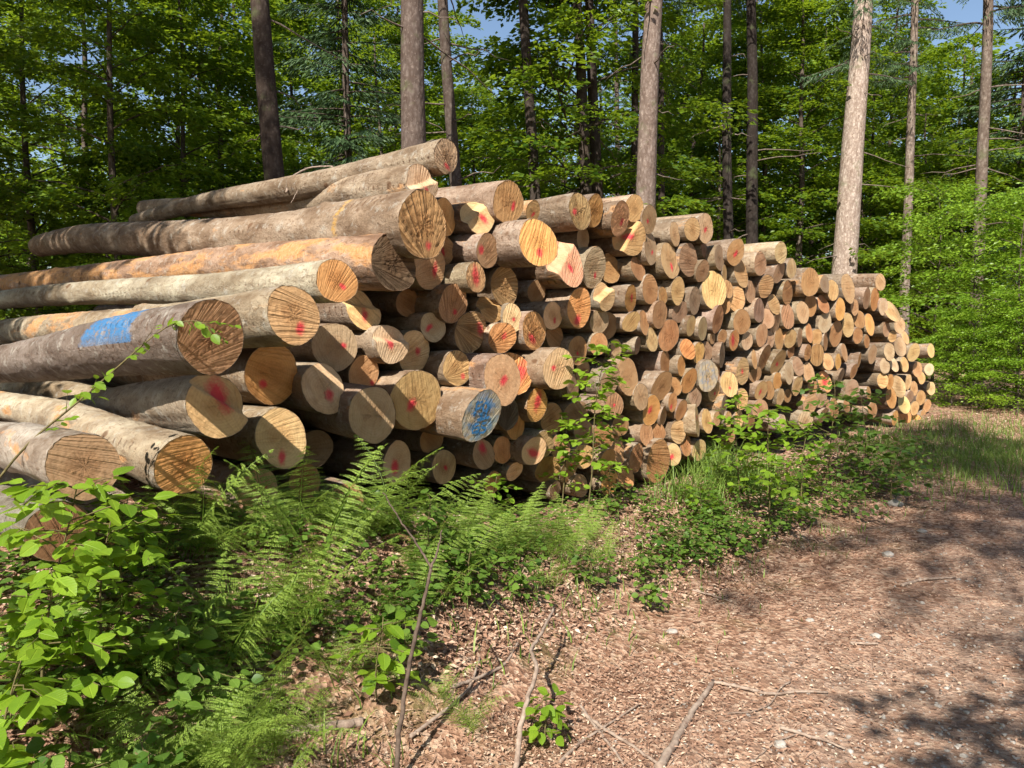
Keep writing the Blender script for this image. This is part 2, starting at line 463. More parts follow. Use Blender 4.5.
M = dict(cut=mat_cut(), bark=mat_bark(), trunk=mat_trunk(), ground=mat_ground(), litter=mat_litter(),
         beech=mat_leaf('beech_leaf', (.026, .072, .008), (.20, .31, .020), .48, (.40, .52, .02)),
         spruce=mat_leaf('spruce_needle', (.030, .070, .028), (.12, .19, .075), .22, (.14, .22, .08), .55),
         fern=mat_leaf('fern_leaf', (.12, .21, .022), (.30, .41, .075), .42, (.36, .46, .06), .5),
         sapling=mat_leaf('sapling_leaf', (.085, .180, .012), (.24, .38, .030), .45, (.36, .50, .03), .40, True),
         bramble=mat_leaf('bramble_leaf', (.040, .105, .016), (.15, .25, .035), .38, (.28, .40, .04), .45, True),
         grass=mat_leaf('grass_blade', (.07, .15, .018), (.27, .36, .075), .35, (.30, .40, .06), .5),
         deadfern=mat_leaf('dead_fern', (.14, .07, .03), (.36, .22, .10), .2, (.3, .17, .06), .7),
         bark_stem=mat_simple('dead_stem', (.05, .034, .026), (.15, .11, .085), 30, .9, .5, .004),
         twig=mat_simple('dead_twig', (.15, .10, .075), (.38, .30, .24), 30, .9, .5, .004, (1, 1, 1)),
         stem=mat_simple('green_stem', (.07, .06, .025), (.17, .14, .06), 40),
         stone=mat_simple('pale_stone', (.22, .195, .17), (.42, .385, .345), 25),
         blue=mat_simple('blue_spray_paint', (.015, .15, .42), (.10, .26, .48), 90, .7))
# ------------------------------------------------------------------ the log pile
# read off the photograph: centre of the sawn end and its height, per close-up (origin, scale)
TONE = {'p': (.66, .47, .285), 'o': (.62, .335, .15), 'b': (.45, .26, .14), 'g': (.50, .335, .18), 't': (.58, .385, .215), 'y': (.62, .47, .25), 'd': (.20, .125, .07)}
TNAME = {'p': 'pale', 'o': 'orange', 'b': 'brown', 'g': 'rough grey-brown', 't': 'tan', 'y': 'yellowish', 'd': 'dark'}
LOGTXT = [
 # far-left long logs: px py H tone flags | px2 py2 length : centre of the far end
 ((0, 0, 1), """
446 156 33 p dg .15 | 128 221 6.2
425 184 40 p dn .14 | 150 211 6.4
423 225 66 g dgu .42 | 36 246 8.2
394 263 58 d gu .30 | -40 287 8.6
337 281 45 o du .62 | -60 306 7.2
294 315 62 t du .62 | -60 341 6.5
212 337 73 b u .95 | -80 366 5.0
220 405 68 y Dnu .55 | -40 418 5.5
84 466 68 b u 1.05 | -70 410 4.2
184 465 62 o u .72 | -60 395 4.4
60 532 62 d . .95 | -110 480 4.0
"""),
 ((0, 0, 1), """
274 375 60 o d .25
335 347 47 t d 0
364 373 38 o d .05
322 388 48 p d .3
282 438 58 p du .45
258 491 45 y d .1
212 533 42 y d .35
305 482 34 b s 0
300 560 36 b . .2
345 505 42 t s 0
110 530 50 b . .5
"""),
 ((200, 290, 4), """
760 205 165 p dnu .25
880 232 185 p du .1
660 92 170 p dn 0
850 50 110 b s -.3
685 522 240 t . .42
900 450 262 g du .40
790 690 170 p Du .2
470 605 150 b s -.2
925 600 112 b s -.3
975 700 130 p d -.1
"""),
 ((430, 170, 4), """
85 190 165 o d 0
190 186 145 p dn .15
300 158 182 o du .35
412 165 82 t d 0
600 165 142 t dgu .3
658 190 130 o . .0
765 200 132 t d .3
822 172 110 t . .25
872 200 118 t d .0
812 262 145 t dn .3
210 322 148 o Du .3
425 318 218 o du .52
610 278 110 b s -.3
72 342 130 t d -.1
20 400 185 p d -.05
545 405 198 p dn .2
665 388 175 p d .1
298 420 178 t g .15
165 440 122 t Dgu .3
90 520 172 o dg .2
438 468 105 b s -.35
735 388 125 b s -.3
838 392 118 b s -.1
885 335 158 b du .15
965 358 178 t d .2
988 268 105 t . 0
248 565 110 b n .1
335 598 112 p du .2
498 570 118 p d .1
590 560 156 o Du .2
702 505 120 p n .25
678 588 105 t . 0
803 515 108 o du .25
880 480 132 b . .1
980 492 145 t . .1
915 575 132 b u .25
155 632 170 t dg .1
285 660 128 o dgu .3
410 660 158 o dg .15
510 668 112 b s -.25
582 712 112 b d .0
725 620 112 b . -.1
810 610 98 t u .25
854 612 115 b u .2
884 670 92 p u .1
946 650 140 b . .1
675 692 92 b . .1
745 712 75 b s -.1
830 702 72 b s -.1
0 650 120 p d .1
"""),
 ((400, 310, 4), """
250 238 152 t dgu .3
380 265 218 g du .48
486 250 188 o Dg .2
605 240 192 p du .45
300 420 230 p Bu .60
430 410 132 d gu .3
541 370 134 o Du .2
470 462 112 o D -.1
625 432 130 b s -.2
335 578 122 o D .05
412 560 112 o s -.1
532 555 112 p Du .3
573 540 112 b s .0
200 642 140 o . .2
592 640 105 b s -.05
458 645 80 p . .0
908 290 158 b u .4
830 278 142 t d .2
964 345 124 t u .35
855 368 105 b d .2
790 376 76 b u .25
1000 405 128 o du .3
815 512 112 b u .1
882 462 90 b s -.1
873 565 122 b . .1
830 597 106 o du .25
950 590 122 b u .4
990 490 90 b s -.1
1030 592 180 b u .35
842 690 100 o . .2
900 670 92 o . .2
680 625 110 o d .0
645 560 105 b s -.1
730 590 100 t s -.1
700 300 110 b s -.1
745 265 105 b s -.1
690 430 110 b . .0
730 480 100 b s -.1
370 690 90 o . .1
720 700 90 o . .1
620 720 80 b . .1
"""),
 ((600, 200, 5.333), """
475 165 142 t u .25
562 152 152 p du .4
425 228 150 o . .1
380 310 225 t u .3
278 282 212 o d .15
480 340 220 b u .2
530 372 150 b . .1
570 275 90 b s -.2
720 280 142 t du .45
635 310 150 b s .05
658 388 92 t . .1
752 390 158 t . .2
600 485 210 t u .25
680 470 104 b . .1
660 552 92 b . .1
732 535 130 t u .2
802 490 116 b . .1
855 340 132 o . .35
885 460 126 o u .35
965 288 110 p u .55
955 378 112 t u .5
1000 500 135 b . .25
922 570 112 o . .15
895 625 112 o u .2
850 590 130 b . .1
942 670 115 o u .2
1000 620 132 b . .1
405 500 152 b . .15
358 512 112 b . .1
495 545 142 b . .1
430 570 132 b . .1
482 660 112 t u .2
546 685 122 t u .2
625 635 158 b . .2
756 645 132 b . .15
352 700 152 b . .1
715 748 112 o Du .25
785 752 92 t u .2
865 715 118 t u .2
905 742 100 b . .1
966 725 130 b . .1
600 752 75 b s 0
648 745 80 b . .1
"""),
 ((600, 330, 5.333), """
465 110 112 o u .1
526 120 112 o . .1
590 95 112 b . .1
638 110 142 b . .15
436 195 112 o . .15
465 262 132 o u .2
400 300 106 b . .1
330 300 158 b . .1
354 170 142 b s 0
566 265 178 p Bu .25
625 222 82 b . .1
685 300 132 t du .3
762 220 148 t du .25
830 155 102 t u .2
877 150 132 b . .1
945 180 130 t du .3
1008 230 122 t u .3
830 245 88 b s 0
860 315 106 t d .2
905 315 100 b s 0
612 325 112 o d .15
515 330 112 b . .05
756 370 112 t u .2
655 415 126 t du .25
380 410 108 o Du .15
430 430 112 o . .1
520 495 178 p du .38
576 480 142 t . .25
620 455 92 t . .15
742 470 95 t . .2
682 470 84 t . .15
430 530 132 p u .25
462 612 112 b . .1
526 640 118 p . .2
375 670 116 p Du .3
855 425 112 b . .15
942 282 100 o u .2
960 342 92 p u .25
1000 350 70 b s 0
805 490 76 b . .1
340 440 112 b . 0
312 540 92 b . 0
972 500 100 p u .3
700 560 80 b s 0
"""),
 ((760, 240, 5.333), """
168 152 102 t u .5
150 290 132 t u .4
268 225 150 b u .4
302 212 122 b . .35
386 270 112 t u .4
345 235 92 b . .3
470 258 150 t u .4
506 255 120 b . .35
640 235 88 p u .5
570 312 112 b . .15
620 312 122 o u .25
650 348 92 p u .35
428 370 116 o u .3
505 358 92 o u .25
340 350 102 b . .1
230 385 122 o u .3
268 350 112 b . .2
90 455 112 t u .2
155 415 122 b . .1
470 455 122 t u .2
530 425 92 b . .1
585 450 112 o . .15
345 430 112 t u .2
255 500 112 o . .1
205 522 116 o u .25
163 525 112 t u .3
300 520 88 b . .1
350 540 98 b . .1
405 500 132 b . .0
522 510 84 b . .1
570 540 72 b . .05
20 620 132 b . .15
90 655 122 p u .3
170 612 84 b s 0
200 650 112 b . .1
160 700 132 o u .2
255 600 92 o u .15
303 612 112 b . .15
260 708 116 t u .2
362 650 92 t u .2
418 655 84 o u .2
450 600 92 b . .1
530 640 84 o u .2
600 610 98 o . .15
430 720 90 b . .1
500 700 80 b s .1
"""),
 ((760, 350, 5.333), """
345 170 118 o Du .25
416 155 92 o . .1
200 190 112 t u .2
315 250 102 b . .15
270 290 112 o u .25
285 205 100 b . .1
352 290 66 b . .1
246 370 102 t u .35
335 350 88 t u .3
115 390 112 o u .25
490 215 112 b . .1
580 230 74 b . .1
395 310 112 b . .1
462 300 66 b . .1
600 320 84 b . .1
"""),
 # second, smaller pile of thin logs beyond
 ((760, 240, 5.333), """
700 410 132 p u 9
678 450 92 o u 9
745 455 92 p u 9
705 512 62 t u 9
775 520 74 p u 9
690 595 92 p u 9
748 570 102 t u 9
820 600 102 p u 9
912 590 74 p u 9
665 675 84 t u 9
715 665 74 p u 9
770 665 78 p u 9
840 690 84 t u 9
902 690 66 p u 9
860 735 64 t u 9
"""),
 ((760, 350, 5.333), """
655 160 84 t u 9
692 170 84 o u 9
740 195 112 p u 9
790 170 80 p u 9
822 205 74 t u 9
912 205 74 p u 9
858 255 82 t u 9
700 255 112 o u 9
768 290 92 y u 9
825 310 74 t u 9
720 362 84 o u 9
770 360 92 o u 9
825 390 100 o u 9
872 362 84 t u 9
900 382 72 t u 9
770 432 62 t u 9
842 432 62 o u 9
890 300 70 t u 9
800 250 66 b u 9
"""),
]
logs = []
for gi, (org, txt) in enumerate(LOGTXT):
    ox, oy, s = org if org[2] != 1 else (0, 0, 1)
    for ln in txt.strip().splitlines():
        main, _, far = ln.partition('|')
        a = main.split()
        L = dict(px=ox + float(a[0]) / s, py=oy + float(a[1]) / s, H=float(a[2]) / s, tone=a[3], fl=a[4], q=float(a[5]), far=None)
        if far: L['far'] = tuple(float(v) for v in far.split())
        L['second'] = L['q'] == 9
        if any(abs(L['px'] - o['px']) < .27 * (L['H'] + o['H']) / 2 and abs(L['py'] - o['py']) < .30 * (L['H'] + o['H']) / 2 for o in logs if not o['far'] and not far):
            continue
        logs.append(L)

AX2 = unit(np.array([-.50, .866, 0.0]))      # the small pile lies at a slight angle to the big one
for L in logs:
    if L['second']:
        u = (L['px'] - 880) / 55
        L['q'] = .06 + .12 * rng.random() - .55 * max(u, 0)
        L['axis'] = unit(AX2 + rng.normal(size=3) * .05)
        L['len'] = 2.2
    else:
        if not L['far']: L['q'] = (L['q'] - .12) * (.75 if L['q'] >= .42 and L['px'] < 700 else (.55 if L['px'] < 480 else (.30 if L['px'] < 620 else .12))) + rng.uniform(-.04, .04) * (1 if L['px'] < 620 else .6)
    P = on_face(L['px'], L['py'], L['q'])
    dep = project(P)[2]
    L['r'] = max(.04, L['H'] / 2 * dep / FPX) * (1 if L['far'] else 1.02)
    if L['far']:
        d = ray(L['far'][0], L['far'][1]); ln_ = L['far'][2]
        # far intersection of the ray with a sphere of the log's length about the near end
        oc = CAM - P; A_ = d @ d; B_ = 2 * oc @ d; C_ = oc @ oc - ln_ ** 2
        disc = max(B_ * B_ - 4 * A_ * C_, 0)
        E = CAM + d * ((-B_ + math.sqrt(disc)) / (2 * A_))
        L['axis'] = unit(E - P); L['len'] = float(np.linalg.norm(E - P))
    elif not L['second']:
        dl = R(8) * min(max((L['px'] - 660) / 180, 0), 1)
        ax_ = np.array([AX[0] * math.cos(dl) + AX[1] * math.sin(dl), -AX[0] * math.sin(dl) + AX[1] * math.cos(dl), 0])
        L['axis'] = unit(ax_ + rng.normal(size=3) * np.array([.022, .022, .016])); L['len'] = 4.6 + rng.uniform(-.3, .5)
    L['P'] = P
# settle the logs: neighbours that would run through one another are nudged apart and thinned
for it in range(30):
    for i, a in enumerate(logs):
        for b in logs[i + 1:]:
            if a['second'] != b['second']: continue
            D = b['P'] - a['P']
            if D @ D > 1.0: continue
            ax = unit(a['axis'] + b['axis'])
            D = D - ax * (D @ ax)
            dist = math.sqrt(D @ D) + 1e-6
            ov = .92 * (a['r'] + b['r']) - dist
            if ov > 0:
                n = D / dist; mv = min(ov, .03) * .25
                wa = 0 if a['far'] else 1; wb = 0 if b['far'] else 1
                a['P'] = a['P'] - n * mv * wa; b['P'] = b['P'] + n * mv * wb
                if it > 4:
                    f = 1 - min(ov, .03) * .20 / (a['r'] + b['r'])
                    if wa: a['r'] *= f
                    if wb: b['r'] *= f

def log_meshes(L, seed):
    g = np.random.default_rng(seed)
    r, ln, fl = L['r'], L['len'], L['fl']
    big = L['H'] > 26
    n = 56 if big else (36 if L['H'] > 16 else 24)
    th = np.linspace(0, 2 * np.pi, n, endpoint=False)
    cs = 1 + .045 * np.cos(2 * th + g.uniform(0, 6)) + .022 * np.cos(3 * th + g.uniform(0, 6)) + .012 * np.cos(5 * th + g.uniform(0, 6)) + .005 * g.normal(size=n)
    tilt = g.normal(size=2) * .14
    # a felling notch: one side of the end is set back behind a sloping step
    na = g.uniform(.3, 2.6); nc = g.uniform(-.25, .35) * r; nd = r * g.uniform(.35, .6) if 'n' in fl else 0.0
    if L.get('notch'): na, nc, nd = L['notch'][0], L['notch'][1] * r, L['notch'][2] * r
    def endz(x, y):
        z = x * tilt[0] + y * tilt[1]
        if nd:
            s = (x * math.cos(na) + y * math.sin(na) - nc) / (.16 * r)
            z = z - nd * (np.clip(s, 0, 1) ** 1.0) - nd * .25 * np.clip(s - 1, 0, 9) * .16
        return z
    K = 14 if big else 7
    rr = np.linspace(0, 1, K + 1)[1:]
    x = (rr[:, None] * cs * r * np.cos(th)).ravel(); y = (rr[:, None] * cs * r * np.sin(th)).ravel()
    rough = g.normal(size=len(x)) * r * .006 * (2.2 if 'g' in fl else 1)
    z = endz(x, y) + rough
    V = np.vstack([[[0, 0, float(endz(np.array(0.), np.array(0.)))]], np.stack([x, y, z], -1)])
    j = np.arange(n); k2 = (j + 1) % n
    T = np.stack([np.zeros(n, int), 1 + j, 1 + k2], -1)
    Q = np.concatenate([np.stack([1 + i * n + j, 1 + (i + 1) * n + j, 1 + (i + 1) * n + k2, 1 + i * n + k2], -1) for i in range(K - 1)])
    N = len(V)
    radv = np.concatenate([[0], np.repeat(rr, n)])
    tint = np.array(TONE[L['tone']]) * np.array([1.02, .95, .80]) * (1 + .10 * g.normal()) * (1 + .04 * g.normal(size=3))
    tint = tint + (tint.mean() * np.array([.95, .86, .74]) - tint) * g.uniform(0, .5) if g.random() < .45 else tint
    L['paint'] = 'd' in fl or 'D' in fl
    ds = r * (.30 if 'D' in fl else .17) * g.uniform(.75, 1.25) if L['paint'] else 0.0
    dp = L.get('dotpos') or (g.normal() * .2, g.normal() * .22 - .12)
    if big and g.random() < .8 or 'g' in fl:
        fa = g.uniform(2.6, 5.6); fd = r * (1.25 if 'g' in fl else g.uniform(1.6, 4)); fk = (46 if 'g' in fl else 38) * fd / (1.25 * r)
    else:
        fa = g.uniform(0, 6.28); fd = r * 4; fk = 60.0
    gs = .95 if 'g' in fl else g.uniform(.12, .5)
    bl = (1.0 if L['px'] < 500 else .55) if 'B' in fl else 0.0
    one = np.ones((N, 1)); sdv = g.uniform(-40, 40, 3)
    at = dict(rad=radv, tint=one * tint, dot=one * np.array([dp[0] * r, dp[1] * r, ds]),
              dot2=one * np.array([math.cos(sa := g.uniform(.6, 2.6)), math.sin(sa), g.uniform(.18, .95)]), fan=one * np.array([fd * math.cos(fa), fd * math.sin(fa), fk]), par=one * np.array([r, gs, bl]), seedv=one * sdv)
    cut = np_mesh('cut_end', V, [Q, T], at, True, M['cut'])
    # bark
    m = max(8, int(ln * (16 if L['far'] else (8 if big else 3))))
    t = np.concatenate([[0, .006, .02, .06, .15], np.linspace(.3, ln, m)])
    tap = 1 - (.26 if L['far'] else .14) * t / ln
    # butt swell
    tap = tap * (1 + .05 * np.exp(-t / .5)) / 1.05
    cx = .05 * np.sin(t * g.uniform(.5, .9) + g.uniform(0, 6)) * np.clip(t / 1.5, 0, 1) * (1.6 if L['far'] else 1)
    cy = .035 * np.sin(t * g.uniform(.5, .9) + g.uniform(0, 6)) * np.clip(t / 1.5, 0, 1)
    lump = 1 + .014 * g.normal(size=(len(t), n)) * np.clip(t / .1, 0, 1)[:, None]
    if big:                                   # knots and the stubs of cut branches
        for _ in range(int(ln * 2.2)):
            kt, ka, kw = g.uniform(.2, ln), g.uniform(0, 2 * np.pi), g.uniform(.025, .05)
            da = np.abs((th - ka + np.pi) % (2 * np.pi) - np.pi) * r
            lump = lump + g.uniform(.05, .16) * np.exp(-((t[:, None] - kt) / (kw * 1.6)) ** 2 - (da[None, :] / kw) ** 2)
    lump[:3] = lump[:3] * (1 + .010 * g.normal(size=n))
    edge = np.array([1.0, 1.008, 1.014] + [1.016] * (len(t) - 3))
    X = cx[:, None] + r * tap[:, None] * edge[:, None] * cs * np.cos(th) * lump
    Y = cy[:, None] + r * tap[:, None] * edge[:, None] * cs * np.sin(th) * lump
    ez = endz(cs * r * np.cos(th), cs * r * np.sin(th))
    Z = -t[:, None] + ez[None, :] * np.clip(1 - t / 1.2, 0, 1)[:, None] + 0.001
    Vb = np.stack([X, Y, Z], -1).reshape(-1, 3)
    Qb = np.concatenate([np.stack([i * n + j, (i + 1) * n + j, (i + 1) * n + k2, i * n + k2], -1) for i in range(len(t) - 1)])
    e = (len(t) - 1) * n
    Vb = np.vstack([Vb, [[cx[-1], cy[-1], -ln]]])
    Tb = np.stack([np.full(n, len(Vb) - 1), e + k2, e + j], -1)
    N = len(Vb); one = np.ones((N, 1))
    base = np.array(1.0 * np.array([1.0, .97, .92]) * np.array(L.get('bark', (.40, .325, .25)))) * (1 + .12 * g.normal()) * (1 + .03 * g.normal(size=3))
    orange = L.get('orange', g.uniform(-.35, .35) if not L['far'] else .1)
    par = np.array([r * 7 + g.uniform(0, 9), orange, L.get('spray', 0.0)])
    bark = np_mesh('bark', Vb, [Qb, Tb], dict(tint=one * base, par=one * par, seedv=one * sdv), True, M['bark'])
    return bark, cut

# what sets the big left-hand logs apart
def setl(i, **kw): logs[i].update(kw)
setl(0, dotpos=(.1, -.6), orange=-.1); setl(1, notch=(1.9, -.1, .5), dotpos=(.1, -.35), orange=.25)
setl(2, spray=-1.0, dotpos=(.25, -.6), orange=-.1); setl(3, orange=.5, bark=(.42, .31, .22)); setl(4, orange=-.35, bark=(.46, .41, .34), dotpos=(.25, -.25))
setl(5, orange=.4, dotpos=(.2, -.45)); setl(6, spray=1.0, orange=-.4, bark=(.33, .29, .245))
setl(7, notch=(1.0, .1, .55), dotpos=(.2, .3), orange=.1, bark=(.42, .36, .29)); setl(8, orange=.1, bark=(.46, .41, .35)); setl(9, orange=.15, bark=(.46, .40, .33)); setl(10, orange=-.3, bark=(.34, .31, .28))

OWN = {
 0: 'long pale log lying on the very top of the pile',
 1: 'second log from the top, notched pale end with a bright red smear',
 2: 'long grey log with a yellow stripe and a big ragged fan-grooved end',
 3: 'long log with orange peeling bark and a dark fan-grooved end',
 4: 'smooth pale grey log with a small round orange end, above the pinkish one',
 5: 'thick pinkish log with dented bark and a big tan end',
 6: 'thick grey log with a blue spray patch on its bark',
 7: 'thick log with notched yellowish end, directly under the blue-sprayed log',
 8: 'low pale log with a dark brown end just above the bright leaves',
 9: 'low log with an orange end half hidden by ferns, under the notched one',
 10: 'lowest grey log behind the bright leaves at the left edge',
}
# landmarks the other labels refer to: (name used in labels, px, py)
MARKS = [('blue-lettered log', 475, 415), ('big fan-grooved log', 424, 402), ('blue-sprayed log', 212, 337), ('yellow-striped log', 423, 225),
         ('high big orange log', 536, 250), ('sapling-side pale log', 551, 370), ('notched triangular log', 567, 271),
         ('top middle log', 705, 229), ('dark blue-smeared log', 706, 380), ('big low pale log', 697, 423),
         ('thin red-painted log', 735, 345), ('stepped top log', 880, 284), ('topmost rough log', 781, 294 - 40),
         ('low red-dotted log', 670, 456), ('thick stub log', 626, 384), ('far round log', 840, 309),
         ('large round log', 743, 371), ('low red-ended log', 825, 382), ('tan top log', 580, 211)]
marks = []
for nm, mx, my in MARKS:
    i = min(range(len(logs)), key=lambda k: (logs[k]['px'] - mx) ** 2 + (logs[k]['py'] - my) ** 2)
    marks.append((i, nm))
markidx = {}
for i, nm in marks: markidx.setdefault(i, nm)
def size_word(L): return 'thick' if L['r'] > .165 else ('thin' if L['r'] < .095 else 'middling')
ORD = ['', 'second ', 'third ', 'fourth ', 'fifth ', 'sixth ', 'seventh ', 'eighth ', 'ninth ', 'tenth ', 'eleventh ', 'twelfth ', 'thirteenth ', 'fourteenth ']
DIRS = ['right of', 'up-right of', 'above', 'up-left of', 'left of', 'down-left of', 'below', 'down-right of']
cells = {}
s2 = sorted([i for i, L in enumerate(logs) if L['second']], key=lambda i: logs[i]['py'])
for i, L in enumerate(logs):
    if i in OWN or i in markidx or L['second']: continue
    best = min(markidx, key=lambda k: (L['px'] - logs[k]['px']) ** 2 + (L['py'] - logs[k]['py']) ** 2)
    dx = L['px'] - logs[best]['px']; dy = logs[best]['py'] - L['py']
    o = int(round(math.atan2(dy, dx) / (math.pi / 4))) % 8
    cells.setdefault((best, o), []).append((dx * dx + dy * dy, i))
label = dict(OWN)
for i, nm in markidx.items(): label.setdefault(i, None)
short = {}
for i, nm in markidx.items():
    L = logs[i]
    if i in OWN: continue
    label[i] = {'rr': '', 'blue-lettered log': 'thick pale log with blue spray lettering on its sawn end'}.get(nm, nm + (' in the pile with a red paint dot' if ('d' in L['fl'] or 'D' in L['fl']) and 'red' not in nm else ' seen end-on in the pile'))
for (best, o), lst in cells.items():
    for kk, (_, i) in enumerate(sorted(lst)):
        L = logs[i]
        label[i] = f"{TNAME[L['tone']]} {size_word(L)} log{' with red dot' if ('d' in L['fl'] or 'D' in L['fl']) else ''}, {ORD[kk] if kk else 'nearest '}{DIRS[o]} the {markidx[best]}"
rows2 = {}
for i in s2:
    rows2.setdefault(int((logs[i]['py'] - 305) / 15), []).append(i)
RN = ['top', 'second', 'third', 'fourth', 'fifth', 'sixth', 'seventh', 'eighth', 'ninth', 'tenth', 'eleventh']
for rk, key in enumerate(sorted(rows2)):
    for kk, i in enumerate(sorted(rows2[key], key=lambda i: logs[i]['px'])):
        label[i] = f"{TNAME[logs[i]['tone']]} thin log of the far small stack, {RN[rk]} row down, {RN[kk] if kk else 'first'} from its left"

# logs of the same pile, thickest first; each is an empty at the sawn end > bark, cut_end
for i, L in enumerate(logs):
    zf = -L['axis']                                   # local z points out of the sawn end
    xr = unit(np.cross([0, 0, 1.0], zf)); yu = np.cross(zf, xr)
    root = empty('log')
    root.matrix_world = Matrix(((xr[0], yu[0], zf[0], L['P'][0]), (xr[1], yu[1], zf[1], L['P'][1]), (xr[2], yu[2], zf[2], L['P'][2]), (0, 0, 0, 1)))
    bark, cut = log_meshes(L, 1000 + i)
    mobj('bark', bark, root); mobj('cut_end', cut, root)
    tag(root, label[i], 'log', 'thin logs of the far small stack' if L['second'] else 'logs in the long timber pile')
    L['root'] = root

# blue spray lettering on the pale end beside the big grooved one
i_blue = next(i for i, nm in markidx.items() if nm == 'blue-lettered log')
def strokes(lines, r, L, wid):
    mb = MB()
    g = np.random.default_rng(3)
    for ln in lines:
        P = np.array([[x * r, y * r] for x, y in ln])
        t = np.linspace(0, 1, 14); seg = np.linspace(0, 1, len(P))
        P = np.stack([np.interp(t, seg, P[:, 0]), np.interp(t, seg, P[:, 1])], -1) + g.normal(size=(14, 2)) * r * .012
        D = unit(np.gradient(P, axis=0)); N2 = np.stack([-D[:, 1], D[:, 0]], -1)
        w = wid * r * (1 + .25 * g.normal(size=14))[:, None]
        A = P + N2 * w; B = P - N2 * w
        V = np.vstack([np.c_[A, np.zeros(14)], np.c_[B, np.zeros(14)]])
        j = np.arange(13)
        mb.add(V, np.stack([j, j + 14, j + 15, j + 1], -1))
    me = mb.mesh('lettering', M['blue'], False)
    # lay the paint on the rough end surface
    cutme = [c for c in L['root'].children if c.name.startswith('cut_end')][0].data
    from mathutils.bvhtree import BVHTree
    bv = BVHTree.FromPolygons([v.co for v in cutme.vertices], [p.vertices for p in cutme.polygons])
    for v in me.vertices:
        hit = bv.ray_cast(Vector((v.co.x, v.co.y, 1)), Vector((0, 0, -1)))
        v.co.z = (hit[0].z if hit[0] else 0) + .003
    return mobj('lettering', me, L['root'])
strokes([[(-.42, .50), (-.10, .56)], [(-.38, .55), (-.42, .05)], [(-.40, .30), (-.12, .34)],
         [(.0, .5), (.22, .46), (.26, .22), (.02, .18), (-.02, .40), (.05, .5)], [(.22, .30), (.20, .0)],
         [(-.25, -.10), (.42, -.06)], [(-.22, -.14), (.40, -.11)],
         [(-.10, -.28), (-.40, -.34), (-.36, -.62), (-.08, -.60), (-.06, -.42), (-.36, -.44)],
         [(.34, -.26), (.08, -.30), (.06, -.44), (.32, -.48), (.28, -.66), (.02, -.66)]], logs[i_blue]['r'], logs[i_blue], .045)
i_b2 = next(i for i, nm in markidx.items() if nm == 'dark blue-smeared log')
# ------------------------------------------------------------------ ground and road
def ground():
    xs = np.concatenate([np.linspace(-90, -8, 34), np.linspace(-7.6, 14, 240), np.linspace(14.6, 90, 34)])
    ys = np.concatenate([np.linspace(-40, 0, 20), np.linspace(.2, 16, 190), np.linspace(16.6, 140, 44)])
    X, Y = np.meshgrid(xs, ys)
    Z = ground_z(X, Y)
    near = np.clip((18 - np.hypot(X, Y)) / 6, 0, 1)
    q = qdist(X, Y)
    Z = Z + near * .012 * rng.normal(size=X.shape) * np.clip((2.4 - q), .15, 1)
    nx, ny = len(xs), len(ys)
    i = np.arange(ny - 1)[:, None] * nx; j = np.arange(nx - 1)[None, :]
    F = np.stack([i + j, i + j + 1, i + nx + j + 1, i + nx + j], -1).reshape(-1, 4)
    me = np_mesh('ground', np.stack([X, Y, Z], -1).reshape(-1, 3), [F], None, True, M['ground'])
    tag(mobj('ground', me), kind='structure')
ground()

# ------------------------------------------------------------------ leaves
T_FAR = (np.array([[0, 0, 0], [.30, .5, .07], [0, 1, -.04], [-.30, .5, .07]]), np.array([[0, 1, 2, 3]]))
def t_near(w=.33):
    s = np.array([0, .18, .42, .68, .88, 1.0]); ww = w * np.array([0, .78, 1.0, .78, .34, 0])
    mid = np.stack([0 * s, s, -.10 * s ** 2], -1)
    Rr = np.stack([ww, s + .02, .16 * ww - .10 * s ** 2], -1)[1:5]; Ll = Rr * np.array([-1, 1, 1])
    V = np.vstack([mid, Rr, Ll])
    Q = []; 
    for a in range(1, 4): Q += [[a, 5 + a, 6 + a, a + 1], [a, a + 1, 10 + a, 9 + a]]
    return V, np.array(Q), np.array([[0, 6, 1], [0, 1, 10], [4, 9, 5], [4, 5, 13]])
T_NEAR = t_near()
T_WIDE = t_near(.42)

def leaves(P, D, N, S, tmpl, var):
    """many leaves: stalk point, direction, normal, length"""
    P = np.asarray(P, float); D = unit(D); W = unit(np.cross(D, N)); N = np.cross(W, D)
    tv = tmpl[0]; S = np.asarray(S, float)[:, None, None]
    V = P[:, None, :] + S * (tv[None, :, 0:1] * W[:, None] + tv[None, :, 1:2] * D[:, None] + tv[None, :, 2:3] * N[:, None])
    off = (np.arange(len(P)) * len(tv))[:, None, None]
    F = [(f[None] + off).reshape(-1, f.shape[1]) for f in tmpl[1:]]
    return V.reshape(-1, 3), F, np.repeat(var, len(tv))

class Leaves:
    def __init__(s): s.P = []; s.D = []; s.N = []; s.S = []; s.v = []
    def add(s, P, D, N, S, v):
        s.P.append(P); s.D.append(D); s.N.append(N); s.S.append(S); s.v.append(v)
    def mesh(s, name, tmpl, mat, smooth=True, limbs=None):
        V, F, v = leaves(np.concatenate(s.P), np.concatenate(s.D), np.concatenate(s.N), np.concatenate(s.S), tmpl, np.concatenate(s.v))
        if limbs is not None:                 # the crown's own limbs, in bark
            LV = np.vstack(limbs.V); tn = np.concatenate([np.zeros((len(V), 3)), np.concatenate(limbs.at['tint'])])
            LF = [np.vstack(limbs.Q) + len(V), np.vstack(limbs.T) + len(V)]
            return np_mesh(name, np.vstack([V, LV]), F + LF, dict(var=np.concatenate([v, np.zeros(len(LV))]), tint=tn), smooth, mat, M['trunk'], sum(len(f) for f in LF))
        at = dict(var=v)
        if len(tmpl[0]) > 4: at['leafc'] = np.tile(tmpl[0], (len(v) // len(tmpl[0]), 1))
        return np_mesh(name, V, F, at, smooth, mat)

